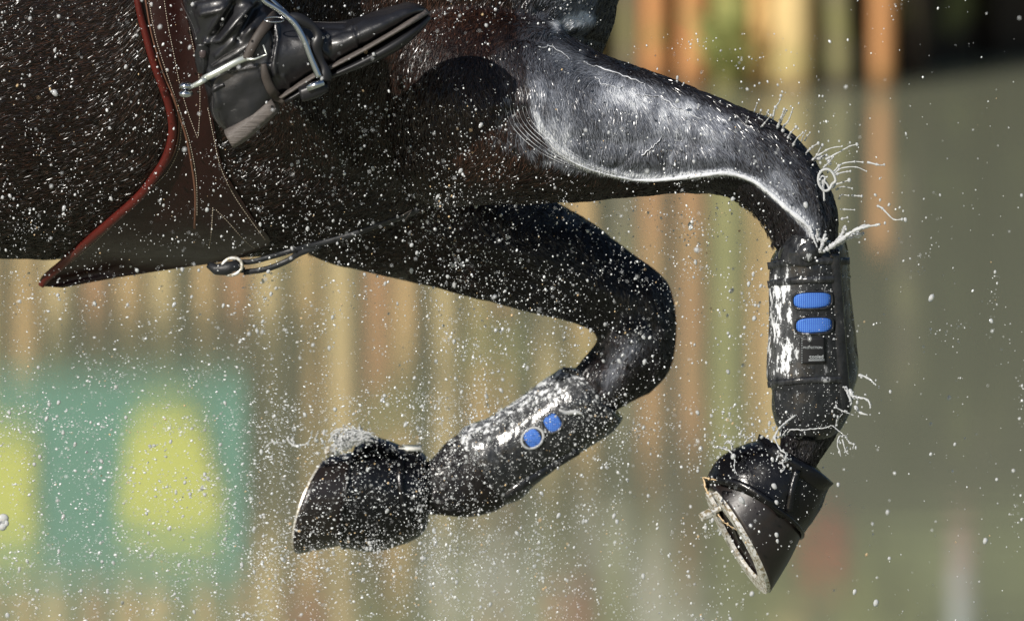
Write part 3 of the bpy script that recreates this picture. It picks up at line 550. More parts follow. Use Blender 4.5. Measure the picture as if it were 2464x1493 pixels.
b = strap(B2, [(1352, 890), (1400, 905), (1448, 940), (1478, 985)], 9, .002, .003).build('band', M_neo2, t); attr(b.data, 'stain', np.full(len(b.data.vertices), .5))
b = strap(B2, [(1390, 1082), (1330, 1118), (1260, 1162), (1215, 1195)], 12, .002, .003).build('closure_flap', M_neo2, t); attr(b.data, 'stain', np.full(len(b.data.vertices), .1))
strap(B2, [(1452, 925), (1458, 950), (1470, 978)], [3, 7, 3], .004, .003).build('foam_clot', M_splash, t)
strap(B2, [(1345, 985), (1365, 992), (1385, 990), (1400, 995)], [3, 6, 3], .003, .003).build('foam_clot', M_splash, t)

# ------------------------------------------------------------------ girth with belly guard
LC = [(322, -40), (335, 30), (348, 80), (368, 150), (392, 215), (408, 265), (414, 320), (400, 378), (368, 430), (330, 477), (268, 532), (198, 592), (148, 637), (112, 668), (98, 688)]
RC = [(428, -40), (446, 30), (462, 90), (486, 170), (500, 225), (514, 300), (535, 400), (575, 470), (612, 530), (650, 580), (610, 605), (530, 630), (430, 645), (280, 668), (150, 692)]
girth = thing('girth', 'red brown leather girth with belly guard and rolled edge under the horse', 'girth', (-.4, 0, .6))
nu = 26; La = spline(LC, 4); Ra = spline(RC, 4); mrows = len(La); G = np.zeros((mrows, nu+1, 2))
for i in range(mrows):
    for j in range(nu+1): G[i, j] = La[i]*(1-j/nu)+Ra[i]*(j/nu)
Y = np.full((mrows, nu+1), np.nan)
for i in range(mrows):
    for j in range(nu+1):
        h_, _n = hit(BV, G[i, j, 0], G[i, j, 1]); Y[i, j] = np.nan if h_ is None or h_ > .12 else h_
for _ in range(60):
    if not np.isnan(Y).any(): break
    Z = Y.copy()
    for i, j in zip(*np.nonzero(np.isnan(Y))):
        q_ = [Y[a, b] for a in (i-1, i, i+1) for b in (j-1, j, j+1) if 0 <= a < mrows and 0 <= b <= nu and not np.isnan(Y[a, b])]
        if q_: Z[i, j] = min(np.mean(q_)+.006, .13)
    Y = Z
for _ in range(3):
    Z = Y.copy(); Z[1:-1, 1:-1] = (Y[:-2, 1:-1]+Y[2:, 1:-1]+Y[1:-1, :-2]+Y[1:-1, 2:]+Y[1:-1, 1:-1]*2)/6; Y = np.minimum(Z, Y)
v = [Q(G[i, j, 0], G[i, j, 1], Y[i, j]-.006+.0012*math.sin(i*.21+j*.3)) for i in range(mrows) for j in range(nu+1)]; v += [p+Vector((0, .005, 0)) for p in v]
nb_ = mrows*(nu+1); f = []
for i in range(mrows-1):
    for j in range(nu):
        a = i*(nu+1)+j; f += [(a, a+1, a+nu+2, a+nu+1), (nb_+a+nu+1, nb_+a+nu+2, nb_+a+1, nb_+a)]
    for j in (0, nu): a = i*(nu+1)+j; f.append((a, a+nu+1, nb_+a+nu+1, nb_+a))
gp = MB().add(v, f); gpo = gp.build('guard_panel', M_girth, girth); BG = bvh_of(gpo.data)
lp = spline([(x+1, y-1) for x, y in LC], 6); mb = MB(); C = on(BG, [(p[0]+4, p[1]) for p in lp], .003)
Ys = [c.y for c in C]
for _ in range(6): Ys = [Ys[0]]+[(a+b*2+c)/4 for a, b, c in zip(Ys, Ys[1:], Ys[2:])]+[Ys[-1]]
mb.tube([Q(p[0], p[1], yy) for p, yy in zip(lp, Ys)], [.0042+.0014*min(1, i/40) for i in range(len(lp)-6)]+[.0055, .0052, .005, .0047, .0044, .004], 14); mb.build('rolled_edge', M_roll, girth)
strap(BG, [(347, -20), (362, 70), (378, 130), (398, 190), (420, 240), (430, 290), (424, 350), (400, 400), (350, 458), (285, 520), (215, 582), (165, 625)], 2.2, .001, .002, 5).build('seam', M_tan, girth)
strap(BG, [(412, 225), (428, 270), (448, 330), (462, 400), (470, 470), (468, 550)], 3, .001, .002, 5).build('seam', M_tan, girth)
sm = MB()
for pl in ([(355, -20), (370, 70), (386, 130), (406, 190), (440, 290), (458, 350), (472, 430), (474, 520)], [(392, -20), (404, 60), (418, 130), (432, 200), (452, 270), (476, 335)], [(440, -20), (460, 90), (478, 180), (481, 250), (477, 330)],
           [(500, 260), (514, 330), (530, 400), (560, 465), (600, 525), (640, 580)], [(520, 505), (545, 530), (590, 580), (615, 600)], [(512, 500), (508, 560), (502, 600)], [(437, 295), (430, 355), (405, 410), (350, 466), (290, 525), (220, 590), (170, 632)]):
    stitches(BG, pl, .0006).build('stitching', M_thread, girth)

# black straps under the chest with ring
brs = thing('breastplate_strap', 'thin black wet strap running from the girth ring up between the forelegs', 'strap', Q(700, 600, .02))
mb = MB(); M_bs = leather('thin_wet_strap', (.02, .022, .026), .4)
for pth, r_ in (([(560, 628, .02), (600, 630, .02), (650, 618, .02), (705, 602, .02), (760, 588, -.01), (840, 566, -.03), (920, 538, -.05), (985, 515, -.08), (1005, 503, -.09)], .0034), ([(585, 655, .02), (640, 647, .02), (690, 628, .02), (720, 610, .01), (770, 592, -.01)], .0036)):
    mb.tube([Q(p[0], p[1], p[2]) for p in spline(pth, 5)], r_, 8, sq=.55)
mb.build('webbing', M_bs, brs); mb = MB(); mb.tube([Q(558+26*math.cos(a)*.9+6*math.sin(a), 641+19*math.sin(a)-8*math.cos(a), .01) for a in np.linspace(0, 2*math.pi, 25)[:-1]], .0022, 8, closed=True); mb.build('ring', M_worn, brs)
mb = MB(); mb.tube([Q(500, 636, .02), Q(520, 648, .018), Q(545, 646, .012), Q(566, 640, .012), Q(585, 650, .016)], [.004, .007, .009, .007, .004], 10); mb.build('knot', M_bs, brs)
mb = MB(); mb.tube([Q(975, 530, -.10), Q(990, 505, -.11), Q(965, 520, -.10)], .0012, 6); mb.build('buckle', M_strap, brs)

# ------------------------------------------------------------------ rider: leg, boot, spur, stirrup
YB = -.262; M_gthr = mat('grey_thread', (.16, .15, .15), .6)
person = thing('person', 'rider in a black leather riding boot, heel down against the girth', 'person', Q(*ZB(600, 0), YB))
def sec(a, b, yc, hd, sk=(0, 0)): return (*ZB(*a), *ZB(*b), yc, hd, *sk)
SH = [sec((-60, -900), (700, -980), YB+.03, .062), sec((60, -400), (780, -380), YB+.01, .058), sec((150, 0), (830, -20), YB, .053), sec((228, 250), (930, 110), YB, .049), sec((280, 460), (1080, 190), YB, .046), sec((345, 760), (1190, 380), YB, .044), sec((400, 990), (1150, 600), YB, .041), sec((540, 1130), (930, 850), YB, .036)]
FT = [sec((330, 500), (520, 1120), YB, .036), sec((560, 300), (700, 1010), YB, .043), sec((900, 190), (960, 815), YB, .045), sec((1150, 180), (1150, 680), YB, .043), sec((1350, 188), (1290, 600), YB, .043), sec((1550, 172), (1450, 510), YB, .046), sec((1720, 118), (1640, 405), YB, .047), sec((1900, 60), (1860, 285), YB, .044), sec((2060, 24), (2030, 175), YB, .036), sec((2150, 40), (2130, 120), YB, .024), sec((2205, 80), (2200, 105), YB, .008)]
lg = MB(); lg.loft([sec((-200, -2300), (520, -2500), YB+.04, .08), sec((0, -1200), (640, -1200), YB+.03, .06), sec((160, -400), (720, -380), YB+.01, .045), sec((300, 200), (820, 120), YB, .036), sec((420, 500), (1000, 350), YB, .03), sec((600, 900), (900, 650), YB, .025)], 40, 6); lg.loft([sec((500, 500), (600, 1000), YB, .02), sec((1000, 300), (1100, 650), YB, .025), sec((1700, 200), (1700, 380), YB, .026), sec((2000, 90), (1990, 170), YB, .02)], 30, 5)
lm = remesh(lg, .005, 3); link('body', lm, mat('white_breeches', (.7, .7, .68), .8), person)
bt = MB(); bt.loft(SH, 60, 6); bt.loft(FT, 60, 6); bm_ = remesh(bt, .0022, 5)
c = arr(bm_); n_n = arr(bm_, 'n'); x, y = toq(c); fc = np.clip(-n_n[:, 1]*1.5+.3, 0, 1); dis = np.zeros(len(c))
for poly, wd, h in [([(330, 110), (480, 80), (500, 60), (410, 260), (370, 340)], 34, .005), ([(600, 40), (420, 290), (390, 330)], 40, -.008), ([(370, 350), (480, 330), (560, 230), (700, 60)], 30, .0055), ([(620, 330), (700, 200), (790, 60)], 30, -.006), ([(450, 470), (560, 360), (720, 240)], 34, .0035), ([(200, 60), (260, 250)], 26, -.003), ([(240, 20), (560, -60)], 30, -.005),
                    ([(900, 200), (920, 350), (890, 520)], 16, -.005), ([(930, 210), (950, 350), (920, 520), (930, 620)], 22, .003), ([(1200, 200), (1500, 230), (1560, 180)], 26, -.003), ([(1330, 300), (1330, 420), (1420, 500)], 24, .003), ([(1560, 175), (1600, 300), (1620, 400)], 6, .0018), ([(1580, 175), (1620, 300), (1640, 400)], 5, -.0016),
                    ([(400, 560), (560, 480), (720, 380)], 9, .0022), ([(420, 590), (560, 600), (780, 560)], 9, .0018), ([(790, 560), (850, 700), (920, 820)], 7, -.002), ([(1000, 640), (1040, 720), (1000, 790)], 20, .002), ([(480, 560), (420, 700), (440, 900)], 40, .002), ([(1400, 300), (1500, 260), (1600, 250)], 16, -.002)]:
    dd, _, _ = pdist(x, y, [ZB(*p) for p in poly]); dis += fc*h*1.45*np.exp(-(dd/(wd*.25))**2)
for i in range(len(c)): dis[i] += noise.noise((c[i][0]*70, c[i][1]*70, c[i][2]*70))*.0011 + noise.noise((c[i][0]*25, c[i][1]*25, c[i][2]*25))*.0012
setco(bm_, c+n_n*dis[:, None]); rb = link('riding_boot', bm_, M_black, person); BB = bvh_of(bm_)
mb = MB(); mb.loft([sec((505, 1085), (592, 1235), YB, .039), sec((640, 985), (720, 1150), YB, .041), sec((895, 800), (968, 928), YB, .040)], 40, 5, ex=.55); mb.build('heel', M_sole, rb)
mb = MB(); mb.loft([sec((960, 790), (1005, 812), YB, .040), sec((1240, 605), (1262, 652), YB, .044), sec((1390, 525), (1402, 572), YB, .047), sec((1640, 390), (1650, 440), YB, .050), sec((1900, 240), (1918, 290), YB, .047), sec((2080, 130), (2110, 182), YB, .038), sec((2185, 72), (2235, 112), YB, .014)], 40, 5, ex=.7); mb.build('welt', M_sole, rb)
mb = MB(); mb.loft([sec((1000, 812), (1040, 850), YB, .038), sec((1240, 660), (1280, 720), YB, .042), sec((1400, 575), (1440, 640), YB, .045), sec((1650, 442), (1720, 540), YB, .046), sec((1900, 295), (1985, 410), YB, .044), sec((2100, 185), (2150, 270), YB, .035), sec((2215, 120), (2245, 160), YB, .014)], 40, 5, ex=.8); mb.build('outsole', M_rubber, rb)
sm = MB()
for pl in ([(395, 545), (500, 470), (620, 405), (730, 365)], [(410, 560), (510, 488), (630, 420), (735, 382)], [(530, 625), (640, 590), (780, 560)], [(540, 608), (650, 575), (780, 545)], [(1230, 185), (1400, 190), (1540, 188)], [(140, 30), (230, 200), (270, 320)], [(400, 800), (410, 950), (470, 1080)]):
    stitches(BB, [ZB(*p) for p in pl], .0004, None, 2.2, 1.6, .0003).build('stitching', M_gthr, rb)
strap(BB, [ZB(400, 770), ZB(450, 735), ZB(500, 715)], 5, .0008, .002).build('spur_rest', M_rubber, rb)
# spur
spur = thing('spur', 'dull steel ball spur strapped round the heel of the riding boot', 'spur', Q(*ZB(400, 640), YB-.05))
mb = MB(); sp_path = [(735, 470, .045), (600, 525, .050), (450, 605, .050), (350, 655, .045), (330, 670, .03), (325, 672, .0), (330, 665, -.035)]
mb.tube([Q(*ZB(p[0], p[1]), YB-p[2]) for p in spline(sp_path, 5)], [.0040]*31, 12, sq=.7); mb.build('heel_band', M_spurm, spur)
mb = MB(); mb.tube([Q(*ZB(345, 662), YB-.045), Q(*ZB(300, 695), YB-.045), Q(*ZB(205, 742), YB-.04)], [.0042, .0032, .0026], 12); mb.build('neck', M_spurm, spur)
bc = Q(*ZB(178, 752), YB-.038); mb = MB(); mb.ball(bc+Vector((.0005, 0, .0042)), .0090, 1, 1, .52, 10); mb.ball(bc-Vector((0, 0, .0052)), .0090, 1, 1, .52, 10); mb.build('ball', M_chrome, spur)
strap(BB, [ZB(*p) for p in ((690, 500), (735, 400), (800, 290), (870, 200), (945, 120))], [11, 12, 12, 13, 12], .004, .004).build('strap', M_strap, spur)
strap(BB, [ZB(*p) for p in ((835, 540), (850, 640), (890, 740), (945, 815), (1010, 850))], [7, 11, 12, 12, 9], .005, .004).build('strap', M_strap, spur)
strap(BB, [ZB(*p) for p in ((320, 375), (325, 450), (325, 540), (318, 620))], [14, 21, 19, 12], .0055, .005).build('button_tab', M_black, spur)
bc = on(BB, [ZB(322, 450)], .009)[0]; mb = MB(); mb.ball(bc, .0065, .72, .45, 1.0, 8); mb.build('button', mat('dark_button', (.06, .045, .045), .3), spur)
mb = MB(); ctr = ZB(925, 160); mb.tube([Q(ctr[0]+24*math.cos(a), ctr[1]+6*math.sin(a)+2, YB-.060-.004*math.sin(a)) for a in np.linspace(0, 2*math.pi, 25)[:-1]], .0009, 6, closed=True); mb.build('keeper', M_chrome, spur)
mb = MB(); mb.tube([Q(*ZB(*p), YB-.056) for p in ((690, 500), (760, 500), (860, 460), (830, 380))], [.002, .0014, .001, .0009], 6); mb.build('buckle', M_spurm, spur)
# stirrup
sti = thing('stirrup', 'stirrup iron with a bent steel bar and black rubber branch around the riding boot', 'stirrup', Q(*ZB(1250, 500), YB))
pth = [(700, -330), (760, -130), (830, 0), (930, 65), (1035, 140), (1110, 220), (1175, 340), (1220, 460), (1262, 560), (1300, 650)]
mb = MB(); mb.tube([Q(*ZB(*p), YB-.062) for p in spline(pth, 6)], [.0033]*25+[.0040]*30, 14); mb.build('outer_bar', M_chrome, sti)
mb = MB(); mb.tube([Q(*ZB(*p), YB-.055) for p in spline([(1050, 150), (1150, 175), (1250, 230), (1295, 310), (1275, 400), (1310, 500), (1350, 590), (1350, 680)], 6)], [.0065+.0016*math.sin(i*.35) for i in range(43)], 14, sq=.7); mb.build('rubber_branch', M_rubber, sti)
mb = MB(); mb.tube([Q(*ZB(*p), YB+.052) for p in spline([(700, -330), (800, -100), (1000, 100), (1200, 300), (1280, 500), (1310, 680)], 6)], .004, 12); mb.build('inner_bar', M_chrome, sti)
mb = MB(); mb.loft([sec((1130, 700), (1170, 830), YB, .058), sec((1250, 655), (1290, 800), YB, .060), sec((1370, 650), (1390, 740), YB, .058)], 36, 5, ex=.4); mb.build('tread', M_rubber, sti)
mb = MB(); mb.tube([Q(*ZB(1200, 745), YB-.062), Q(*ZB(1340, 690), YB-.062)], .0045, 12); mb.build('side_plate', M_chrome, sti)

# ------------------------------------------------------------------ thrown water: strands, beads, drops
def strand(pts, r, y, lab, bulbs=(), out=.02, group='water strands thrown off the knee', name='water_strand'):
    h0 = hit(BV, pts[0][0], pts[0][1])[0]
    if h0 is not None and h0 < .1: y = h0-.001
    P_ = spline([(p[0], p[1], y-out*i/max(1, len(pts)-1)) for i, p in enumerate(pts)], 7); mb = MB(); n = len(P_)
    rr = [r*(1.55-1.0*(i/n)**.6)*(1+.22*math.sin(i*1.3+pts[0][0])+random.uniform(-.15, .15)) for i in range(n)]
    mb.tube([Q(p[0], p[1], p[2]) for p in P_], rr, 8); e = P_[-1]; mb.ball(Q(e[0], e[1], e[2]), r*random.uniform(1.2, 2.0), 1, 1, 1.15, 6)
    for i in range(2, n-1, 3):
        if random.random() < .6: e = P_[i]; mb.ball(Q(e[0], e[1], e[2]), rr[i]*random.uniform(1.25, 1.9), random.uniform(.8, 1.3), 1, random.uniform(.8, 1.3), 5)
    for bx, by, br in bulbs: mb.ball(Q(bx, by, y-out), br*S, 1, 1, random.uniform(.9, 1.25), 6)
    return tag(mb.build(name, M_splash), lab, 'water splash', group)
KN = [([(1115, 485), (1140, 408)], 3.2, ()), ([(1160, 500), (1172, 468)], 4, ()), ([(1215, 520), (1235, 470)], 4, ()), ([(1270, 545), (1290, 450), (1325, 400), (1340, 345)], 4.4, ()), ([(1045, 580), (1065, 525)], 3.6, ()), ([(1175, 610), (1215, 560), (1255, 510)], 4, ()),
      ([(1310, 620), (1330, 560), (1355, 500), (1368, 460)], 5.5, ()), ([(1330, 590), (1360, 520), (1388, 470)], 3.6, ()), ([(1355, 650), (1365, 600), (1400, 560), (1425, 500), (1440, 450)], 4.2, ()), ([(1400, 710), (1420, 660), (1468, 608)], 4.6, ()), ([(1440, 770), (1470, 710), (1525, 655)], 4, ()),
      ([(1510, 735), (1525, 690), (1550, 640)], 2.4, ()), ([(1540, 720), (1585, 655)], 3, ()), ([(1550, 830), (1600, 780), (1655, 745)], 5, ()), ([(1600, 890), (1640, 850), (1670, 790), (1690, 760)], 4.4, ()), ([(1610, 890), (1680, 860), (1725, 845)], 6, ()), ([(1650, 850), (1750, 790), (1855, 770)], 3.8, ()),
      ([(1720, 880), (1830, 820), (1920, 770), (1980, 755)], 4.2, ()), ([(1700, 950), (1760, 890), (1780, 860)], 4.2, ()), ([(1790, 980), (1850, 920), (1960, 900), (2030, 905)], 4, ()), ([(2070, 905), (2170, 928), (2210, 925)], 4, ()), ([(1790, 1000), (1850, 955), (1970, 945), (2060, 980)], 3.4, ()), ([(1800, 1010), (1860, 990), (1925, 980)], 4, ()),
      ([(1760, 1120), (1790, 1095), (1840, 1080), (1915, 1055)], 5.5, ()), ([(1805, 1135), (1860, 1110), (1940, 1125)], 3.2, ()), ([(1830, 1210), (1850, 1180), (1910, 1185)], 3.6, ()), ([(1940, 1185), (2020, 1190)], 4, ()), ([(1840, 1300), (1960, 1305)], 2.6, ()), ([(1840, 1385), (1900, 1370)], 3.6, ()), ([(640, 458), (646, 418)], 3, ()), ([(465, 228), (469, 188)], 4.4, ()), ([(905, 555), (912, 532)], 4, ()), ([(510, 262), (522, 240)], 3, ()),
      ([(2150, 1270), (2190, 1290), (2230, 1330), (2290, 1385), (2360, 1385)], 4.4, ())]
ordn = ['second', 'third', 'fourth', 'fifth', 'sixth', 'seventh', 'eighth', 'ninth', 'tenth', 'eleventh', 'twelfth', 'thirteenth', 'fourteenth', 'fifteenth', 'sixteenth', 'seventeenth', 'eighteenth', 'nineteenth', 'twentieth', 'twenty first', 'twenty second', 'twenty third', 'twenty fourth', 'twenty fifth', 'twenty sixth', 'twenty seventh', 'twenty eighth', 'twenty ninth', 'thirtieth', 'thirty first', 'thirty second', 'thirty third', 'thirty fourth', 'thirty fifth']
knlab = {}
for j_, i_ in enumerate(sorted(range(len(KN)), key=lambda q: KN[q][0][0][0]+KN[q][0][0][1])): knlab[i_] = ordn[j_]+' white water spike along the knee, counted from the forearm down'
where = {0: 'thin straight water spike at the left end of the row on the knee', 3: 'tallest water spike rising from the top of the knee', 17: 'long water strand ending in a big bead, reaching right from the knee', 6: 'thick water spike in the middle of the knee crest', 15: 'short thick water spike with a fat bead low on the knee', 33: 'curved loose water string floating right of the knee', 29: 'tiny water spike on the forearm below its top edge', 30: 'lone water spike on the top edge of the forearm', 23: 'thick white water arm pointing right from the water loop', 20: 'short loose water thread far right of the knee', 27: 'thin level water thread low on the front of the knee', 28: 'short water nub just above the tendon boot'}
for i, (pts, r_, bl) in enumerate(KN):
    strand([ZD(*p) for p in pts], r_*S*.44, -.085 if i < 29 or i > 32 else -.115, where.get(i, knlab[i]), out=.02 if i < 29 or i > 32 else 0)
mb = MB(); lp = [(1660, 1010), (1690, 972), (1740, 965), (1780, 1000), (1800, 1060), (1770, 1090), (1750, 1130), (1710, 1145), (1672, 1110), (1655, 1060)]
mb.tube([Q(*ZD(p[0], p[1]), -.118) for p in spline(lp+[lp[0]], 5)[:-1]], 3.4*S, 8, closed=True)
for a in ([(1668, 1040), (1690, 1020), (1715, 1032), (1735, 1025)], [(1715, 1032), (1708, 1065), (1730, 1090), (1745, 1125)], [(1690, 1100), (1700, 1140), (1705, 1230)]): mb.tube([Q(*ZD(*p), -.117) for p in spline(a, 5)], 2.4*S, 7)
mb.ball(Q(*ZD(1690, 1085), -.114), 6*S, 1, .5, 2.2, 6); tag(mb.build('water_loop', M_splash), 'round white loop of water with webs, like a face, on the front of the knee', 'water splash')
fs = MB(); FW = [.2, 1.5, 3.4, 4, 5, 6, 6.5, 6, 6.5, 7, 8, 8.5, 8, 7, 5]
F1s = [tuple(p) for p in spline(F1, 5)][12:]; W_ = np.interp(np.linspace(0, 1, 60), np.linspace(0, 1, 15), FW)*.75*np.array([1+.55*noise.noise((i*.7, 1, 1))+.5*noise.noise((i*2.1, 5, 1)) for i in range(60)])
strap(BV, F1s, list(W_), .0022, .003, 2, fs, -.1)
tag(fs.build('water_sheet', M_foam), 'bright white foamy water line running along the underside of the raised foreleg', 'water splash')
for k in range(7):
    L_ = [(1210+9*k+3*math.sin(k*2), 236-5*k), (1230+9*k, 300-3*k), (1282+8*k, 354-4*k+2*math.sin(k*3)), (1350+8*k, 392-2*k), (1425+13*k, 417+k)]; ss = MB(); strap(BV, L_, [.1, .7, .1, .6, .9, .1, .8, .3, .1, .4], .0012, .001, 6, ss, -.1)
    tag(ss.build('water_trickle', M_foam), ['outermost', 'second outermost', 'third', 'middle', 'fifth', 'second innermost', 'innermost'][k]+' of the thin white water trickles curving under the elbow', 'water splash', 'thin trickles sweeping round the elbow')
for k, pl in enumerate([[(1432, 182), (1446, 200), (1470, 206), (1500, 210)], [(1530, 228), (1580, 232), (1640, 262), (1690, 290)], [(1405, 150), (1440, 160), (1490, 178), (1550, 200)], [(1590, 330), (1570, 352), (1545, 372)], [(1300, 112), (1335, 116), (1370, 140)]]):
    ss = MB(); L_ = [tuple(p) for p in spline(pl, 6)]; random.seed(60+k); L_ = [(x_+random.gauss(0, 1.5), y_+random.gauss(0, 2)) for x_, y_ in L_]; strap(BV, L_, [random.uniform(.3, 1.7) for _ in range(12)], .0015, .0015, 2, ss, -.1)
    tag(ss.build('water_ripple', M_foam), ['short beaded white ripple of water near the top of the forearm', 'long beaded white water ridge across the upper forearm', 'white water ripple just below the top edge of the forearm', 'short white water crease low on the forearm muscle', 'white water ripple at the chest end of the forearm'][k], 'water splash')
# torn sheet above the tendon boot
def jet(paths, lab, y, r0=6, seed=1, m=None, nblob=0, group=None, spread=8):
    random.seed(seed); mb = MB()
    for pts in paths:
        P_ = spline(pts, 7); rr = [r0*S*(1.1-.7*i/len(P_))*random.uniform(.6, 1.4) for i in range(len(P_))]
        mb.tube([Q(p[0]+random.uniform(-1, 1), p[1]+random.uniform(-1, 1), y-.0006*i) for i, p in enumerate(P_)], rr, 9)
        for p in P_[::3]:
            if random.random() < .6: mb.ball(Q(p[0]+random.gauss(0, spread*.6), p[1]+random.gauss(0, spread*.6), y-random.uniform(0, .01)), S*random.uniform(1.2, 3.4), 1, 1, random.uniform(.8, 1.6), 5)
    for _ in range(nblob):
        p = random.choice(random.choice(paths)); mb.ball(Q(p[0]+random.gauss(0, spread*1.6), p[1]+random.gauss(0, spread*1.6), y-random.uniform(-.01, .02)), S*random.uniform(.8, 3), 1, 1, random.uniform(.8, 1.8), 5)
    o = mb.build('water_splash', m or M_splash); return tag(o, lab, 'water splash', group)
jet([[(1968, 604), (1990, 598), (2012, 584), (2035, 568), (2060, 552), (2085, 545), (2118, 540)], [(2015, 582), (2030, 555), (2032, 545)], [(2040, 566), (2068, 566), (2078, 560)], [(2060, 556), (2082, 540)], [(2000, 592), (2030, 578), (2052, 570)]], 'thick white water jet shooting right from the top of the tendon boot', -.11, 6.5, 3, nblob=14)
jet([[(1948, 545), (1955, 568), (1966, 596)], [(1985, 562), (1978, 590), (1970, 604)], [(1960, 570), (1982, 578), (1990, 572)], [(1966, 570), (1968, 560), (1964, 552)]], 'white foamy water caught in the notch above the tendon boot', -.112, 4.5, 4, nblob=8)
jet([[ZE(1085, 150), ZE(1110, 195), ZE(1160, 200), ZE(1205, 222), ZE(1216, 268)], [ZE(1120, 250), ZE(1150, 290), ZE(1200, 306)], [ZE(1060, 130), ZE(1100, 230)]], 'curling white water hook right of the tendon boot cup', -.10, 4, 5, nblob=8)
jet([[ZE(1145, 55), ZE(1200, 75), ZE(1225, 95), ZE(1252, 122)]], 'small water wisp high on the right edge of the tendon boot', -.10, 3, 6)
jet([[ZE(745, 308), ZE(690, 350), ZE(640, 400), ZE(618, 450), ZE(650, 520), ZE(690, 560), ZE(665, 610), ZE(680, 640), ZE(655, 668)], [ZE(625, 450), ZE(660, 440), ZE(690, 400)], [ZE(640, 560), ZE(625, 600)], [ZE(700, 350), ZE(660, 390), ZE(650, 440)], [ZE(650, 560), ZE(700, 590), ZE(640, 610)]], 'tangled white water strands at the back of the pastern', -.115, 2.8, 7, nblob=16)
jet([[ZE(690, 430), ZE(720, 400), ZE(800, 402), ZE(850, 395), ZE(930, 390), ZE(975, 375), ZE(1020, 410), ZE(1060, 440)], [ZE(1000, 240), ZE(1010, 265), ZE(1060, 290), ZE(1112, 310)], [ZE(1030, 430), ZE(1010, 480), ZE(1030, 570)], [ZE(1060, 440), ZE(1085, 480), ZE(1110, 492), ZE(1105, 520)], [ZE(1000, 380), ZE(1010, 340), ZE(1040, 300)], [ZE(1040, 460), ZE(1060, 530), ZE(1078, 552)]], 'lacy water thread strung across the front of the pastern', -.11, 1.9, 8, nblob=26)
jet([[ZE(245, 510), ZE(300, 520), ZE(340, 540), ZE(365, 590), ZE(362, 630), ZE(378, 685)], [ZE(300, 490), ZE(330, 470), ZE(350, 530)], [ZE(430, 480), ZE(460, 450), ZE(492, 425)], [ZE(400, 430), ZE(415, 400)]], 'thin grey water wisps on the back of the bell boot at right', -.115, 2.4, 9, nblob=14)
jet([[ZE(170, 700), ZE(180, 760), ZE(205, 810)], [ZE(172, 702), ZE(250, 715)]], 'yellowish wet grass hooked round the heel of the bell boot', -.118, 2.4, 10, m=M_sand, spread=3)
jet([[ZE(260, 930), ZE(300, 980), ZE(380, 1030)]], 'wet yellow straw lying across the near edge of the shoe', -.118, 1.6, 10, m=M_sand, spread=3)
random.seed(77)
jet([[(random.uniform(798, 835), random.uniform(1046, 1088)), (random.uniform(810, 850), random.uniform(1036, 1070)), (random.uniform(840, 880), random.uniform(1036, 1062)), (random.uniform(850, 905), random.uniform(1040, 1062))] for _ in range(34)] + [[(800, 1052), (825, 1040), (860, 1042), (900, 1048)], [(815, 1075), (820, 1050), (850, 1060), (880, 1050)], [(795, 1045), (810, 1032), (835, 1030)], [(830, 1065), (845, 1050), (870, 1056)], [(830, 1085), (850, 1070), (862, 1068)], [(862, 1045), (866, 1028), (864, 1018)], [(790, 1062), (805, 1042), (830, 1032), (860, 1034), (885, 1044)], [(800, 1070), (830, 1058), (870, 1050), (905, 1052)], [(812, 1088), (840, 1072), (870, 1062)]], 'misty grey water clump thrown over the heel of the far hoof', .175, 2.4, 11, m=M_splash, nblob=70, spread=8)
for pth_, lb_ in (([(690, 1052), (705, 1070), (735, 1068), (748, 1052), (750, 1035)], 'hooked water thread left of the far hoof, the longest there'), ([(758, 1062), (765, 1040)], 'short upright water thread just left of the far hoof stud'), ([(705, 1035), (708, 1020)], 'tiny upright water thread above the hooked one'), ([(640, 1075), (655, 1062), (672, 1068)], 'small bent water thread farthest left of the far hoof'), ([(700, 1055), (720, 1078)], 'short slanting water thread crossing the hooked one'), ([(775, 1040), (790, 1048)], 'tiny water thread touching the misty clump')):
    jet([pth_], lb_, .17, 2.6, 12, nblob=0)
mb = MB(); mb.ball(Q(8, 1246, .0), 9*S, 1.5, 1, 1.3, 10); mb.ball(Q(6, 1266, .0), 8*S, 1.3, 1, 1.2, 10); mb.ball(Q(16, 1258, -.003), 6*S, 1, 1, 1.3, 8); mb.ball(Q(-6, 1258, 0), 9*S, 1, 1, 1.5, 8); tag(mb.build('water_blob', M_splash), 'large glossy water blob cut by the left edge of the photo', 'drop')

# base drop
def icos():
    b = bmesh.new(); bmesh.ops.create_icosphere(b, subdivisions=2, radius=1); v = np.array([x.co[:] for x in b.verts]); f = np.array([[x.index for x in p.verts] for p in b.faces]); b.free(); return v, f
def icos1():
    b = bmesh.new(); bmesh.ops.create_icosphere(b, subdivisions=1, radius=1); v = np.array([x.co[:] for x in b.verts]); f = np.array([[x.index for x in p.verts] for p in b.faces]); b.free(); return v, f
I2, I1 = icos(), icos1()
def sample(n, regions):
    w = np.array([r[4] for r in regions], float); k = rng.choice(len(regions), n, p=w/w.sum()); out = np.empty((n, 2))
    for i, r in enumerate(regions):
        m = k == i; out[m, 0] = rng.uniform(r[0], r[2], m.sum()); out[m, 1] = rng.uniform(r[1], r[3], m.sum())
    return out
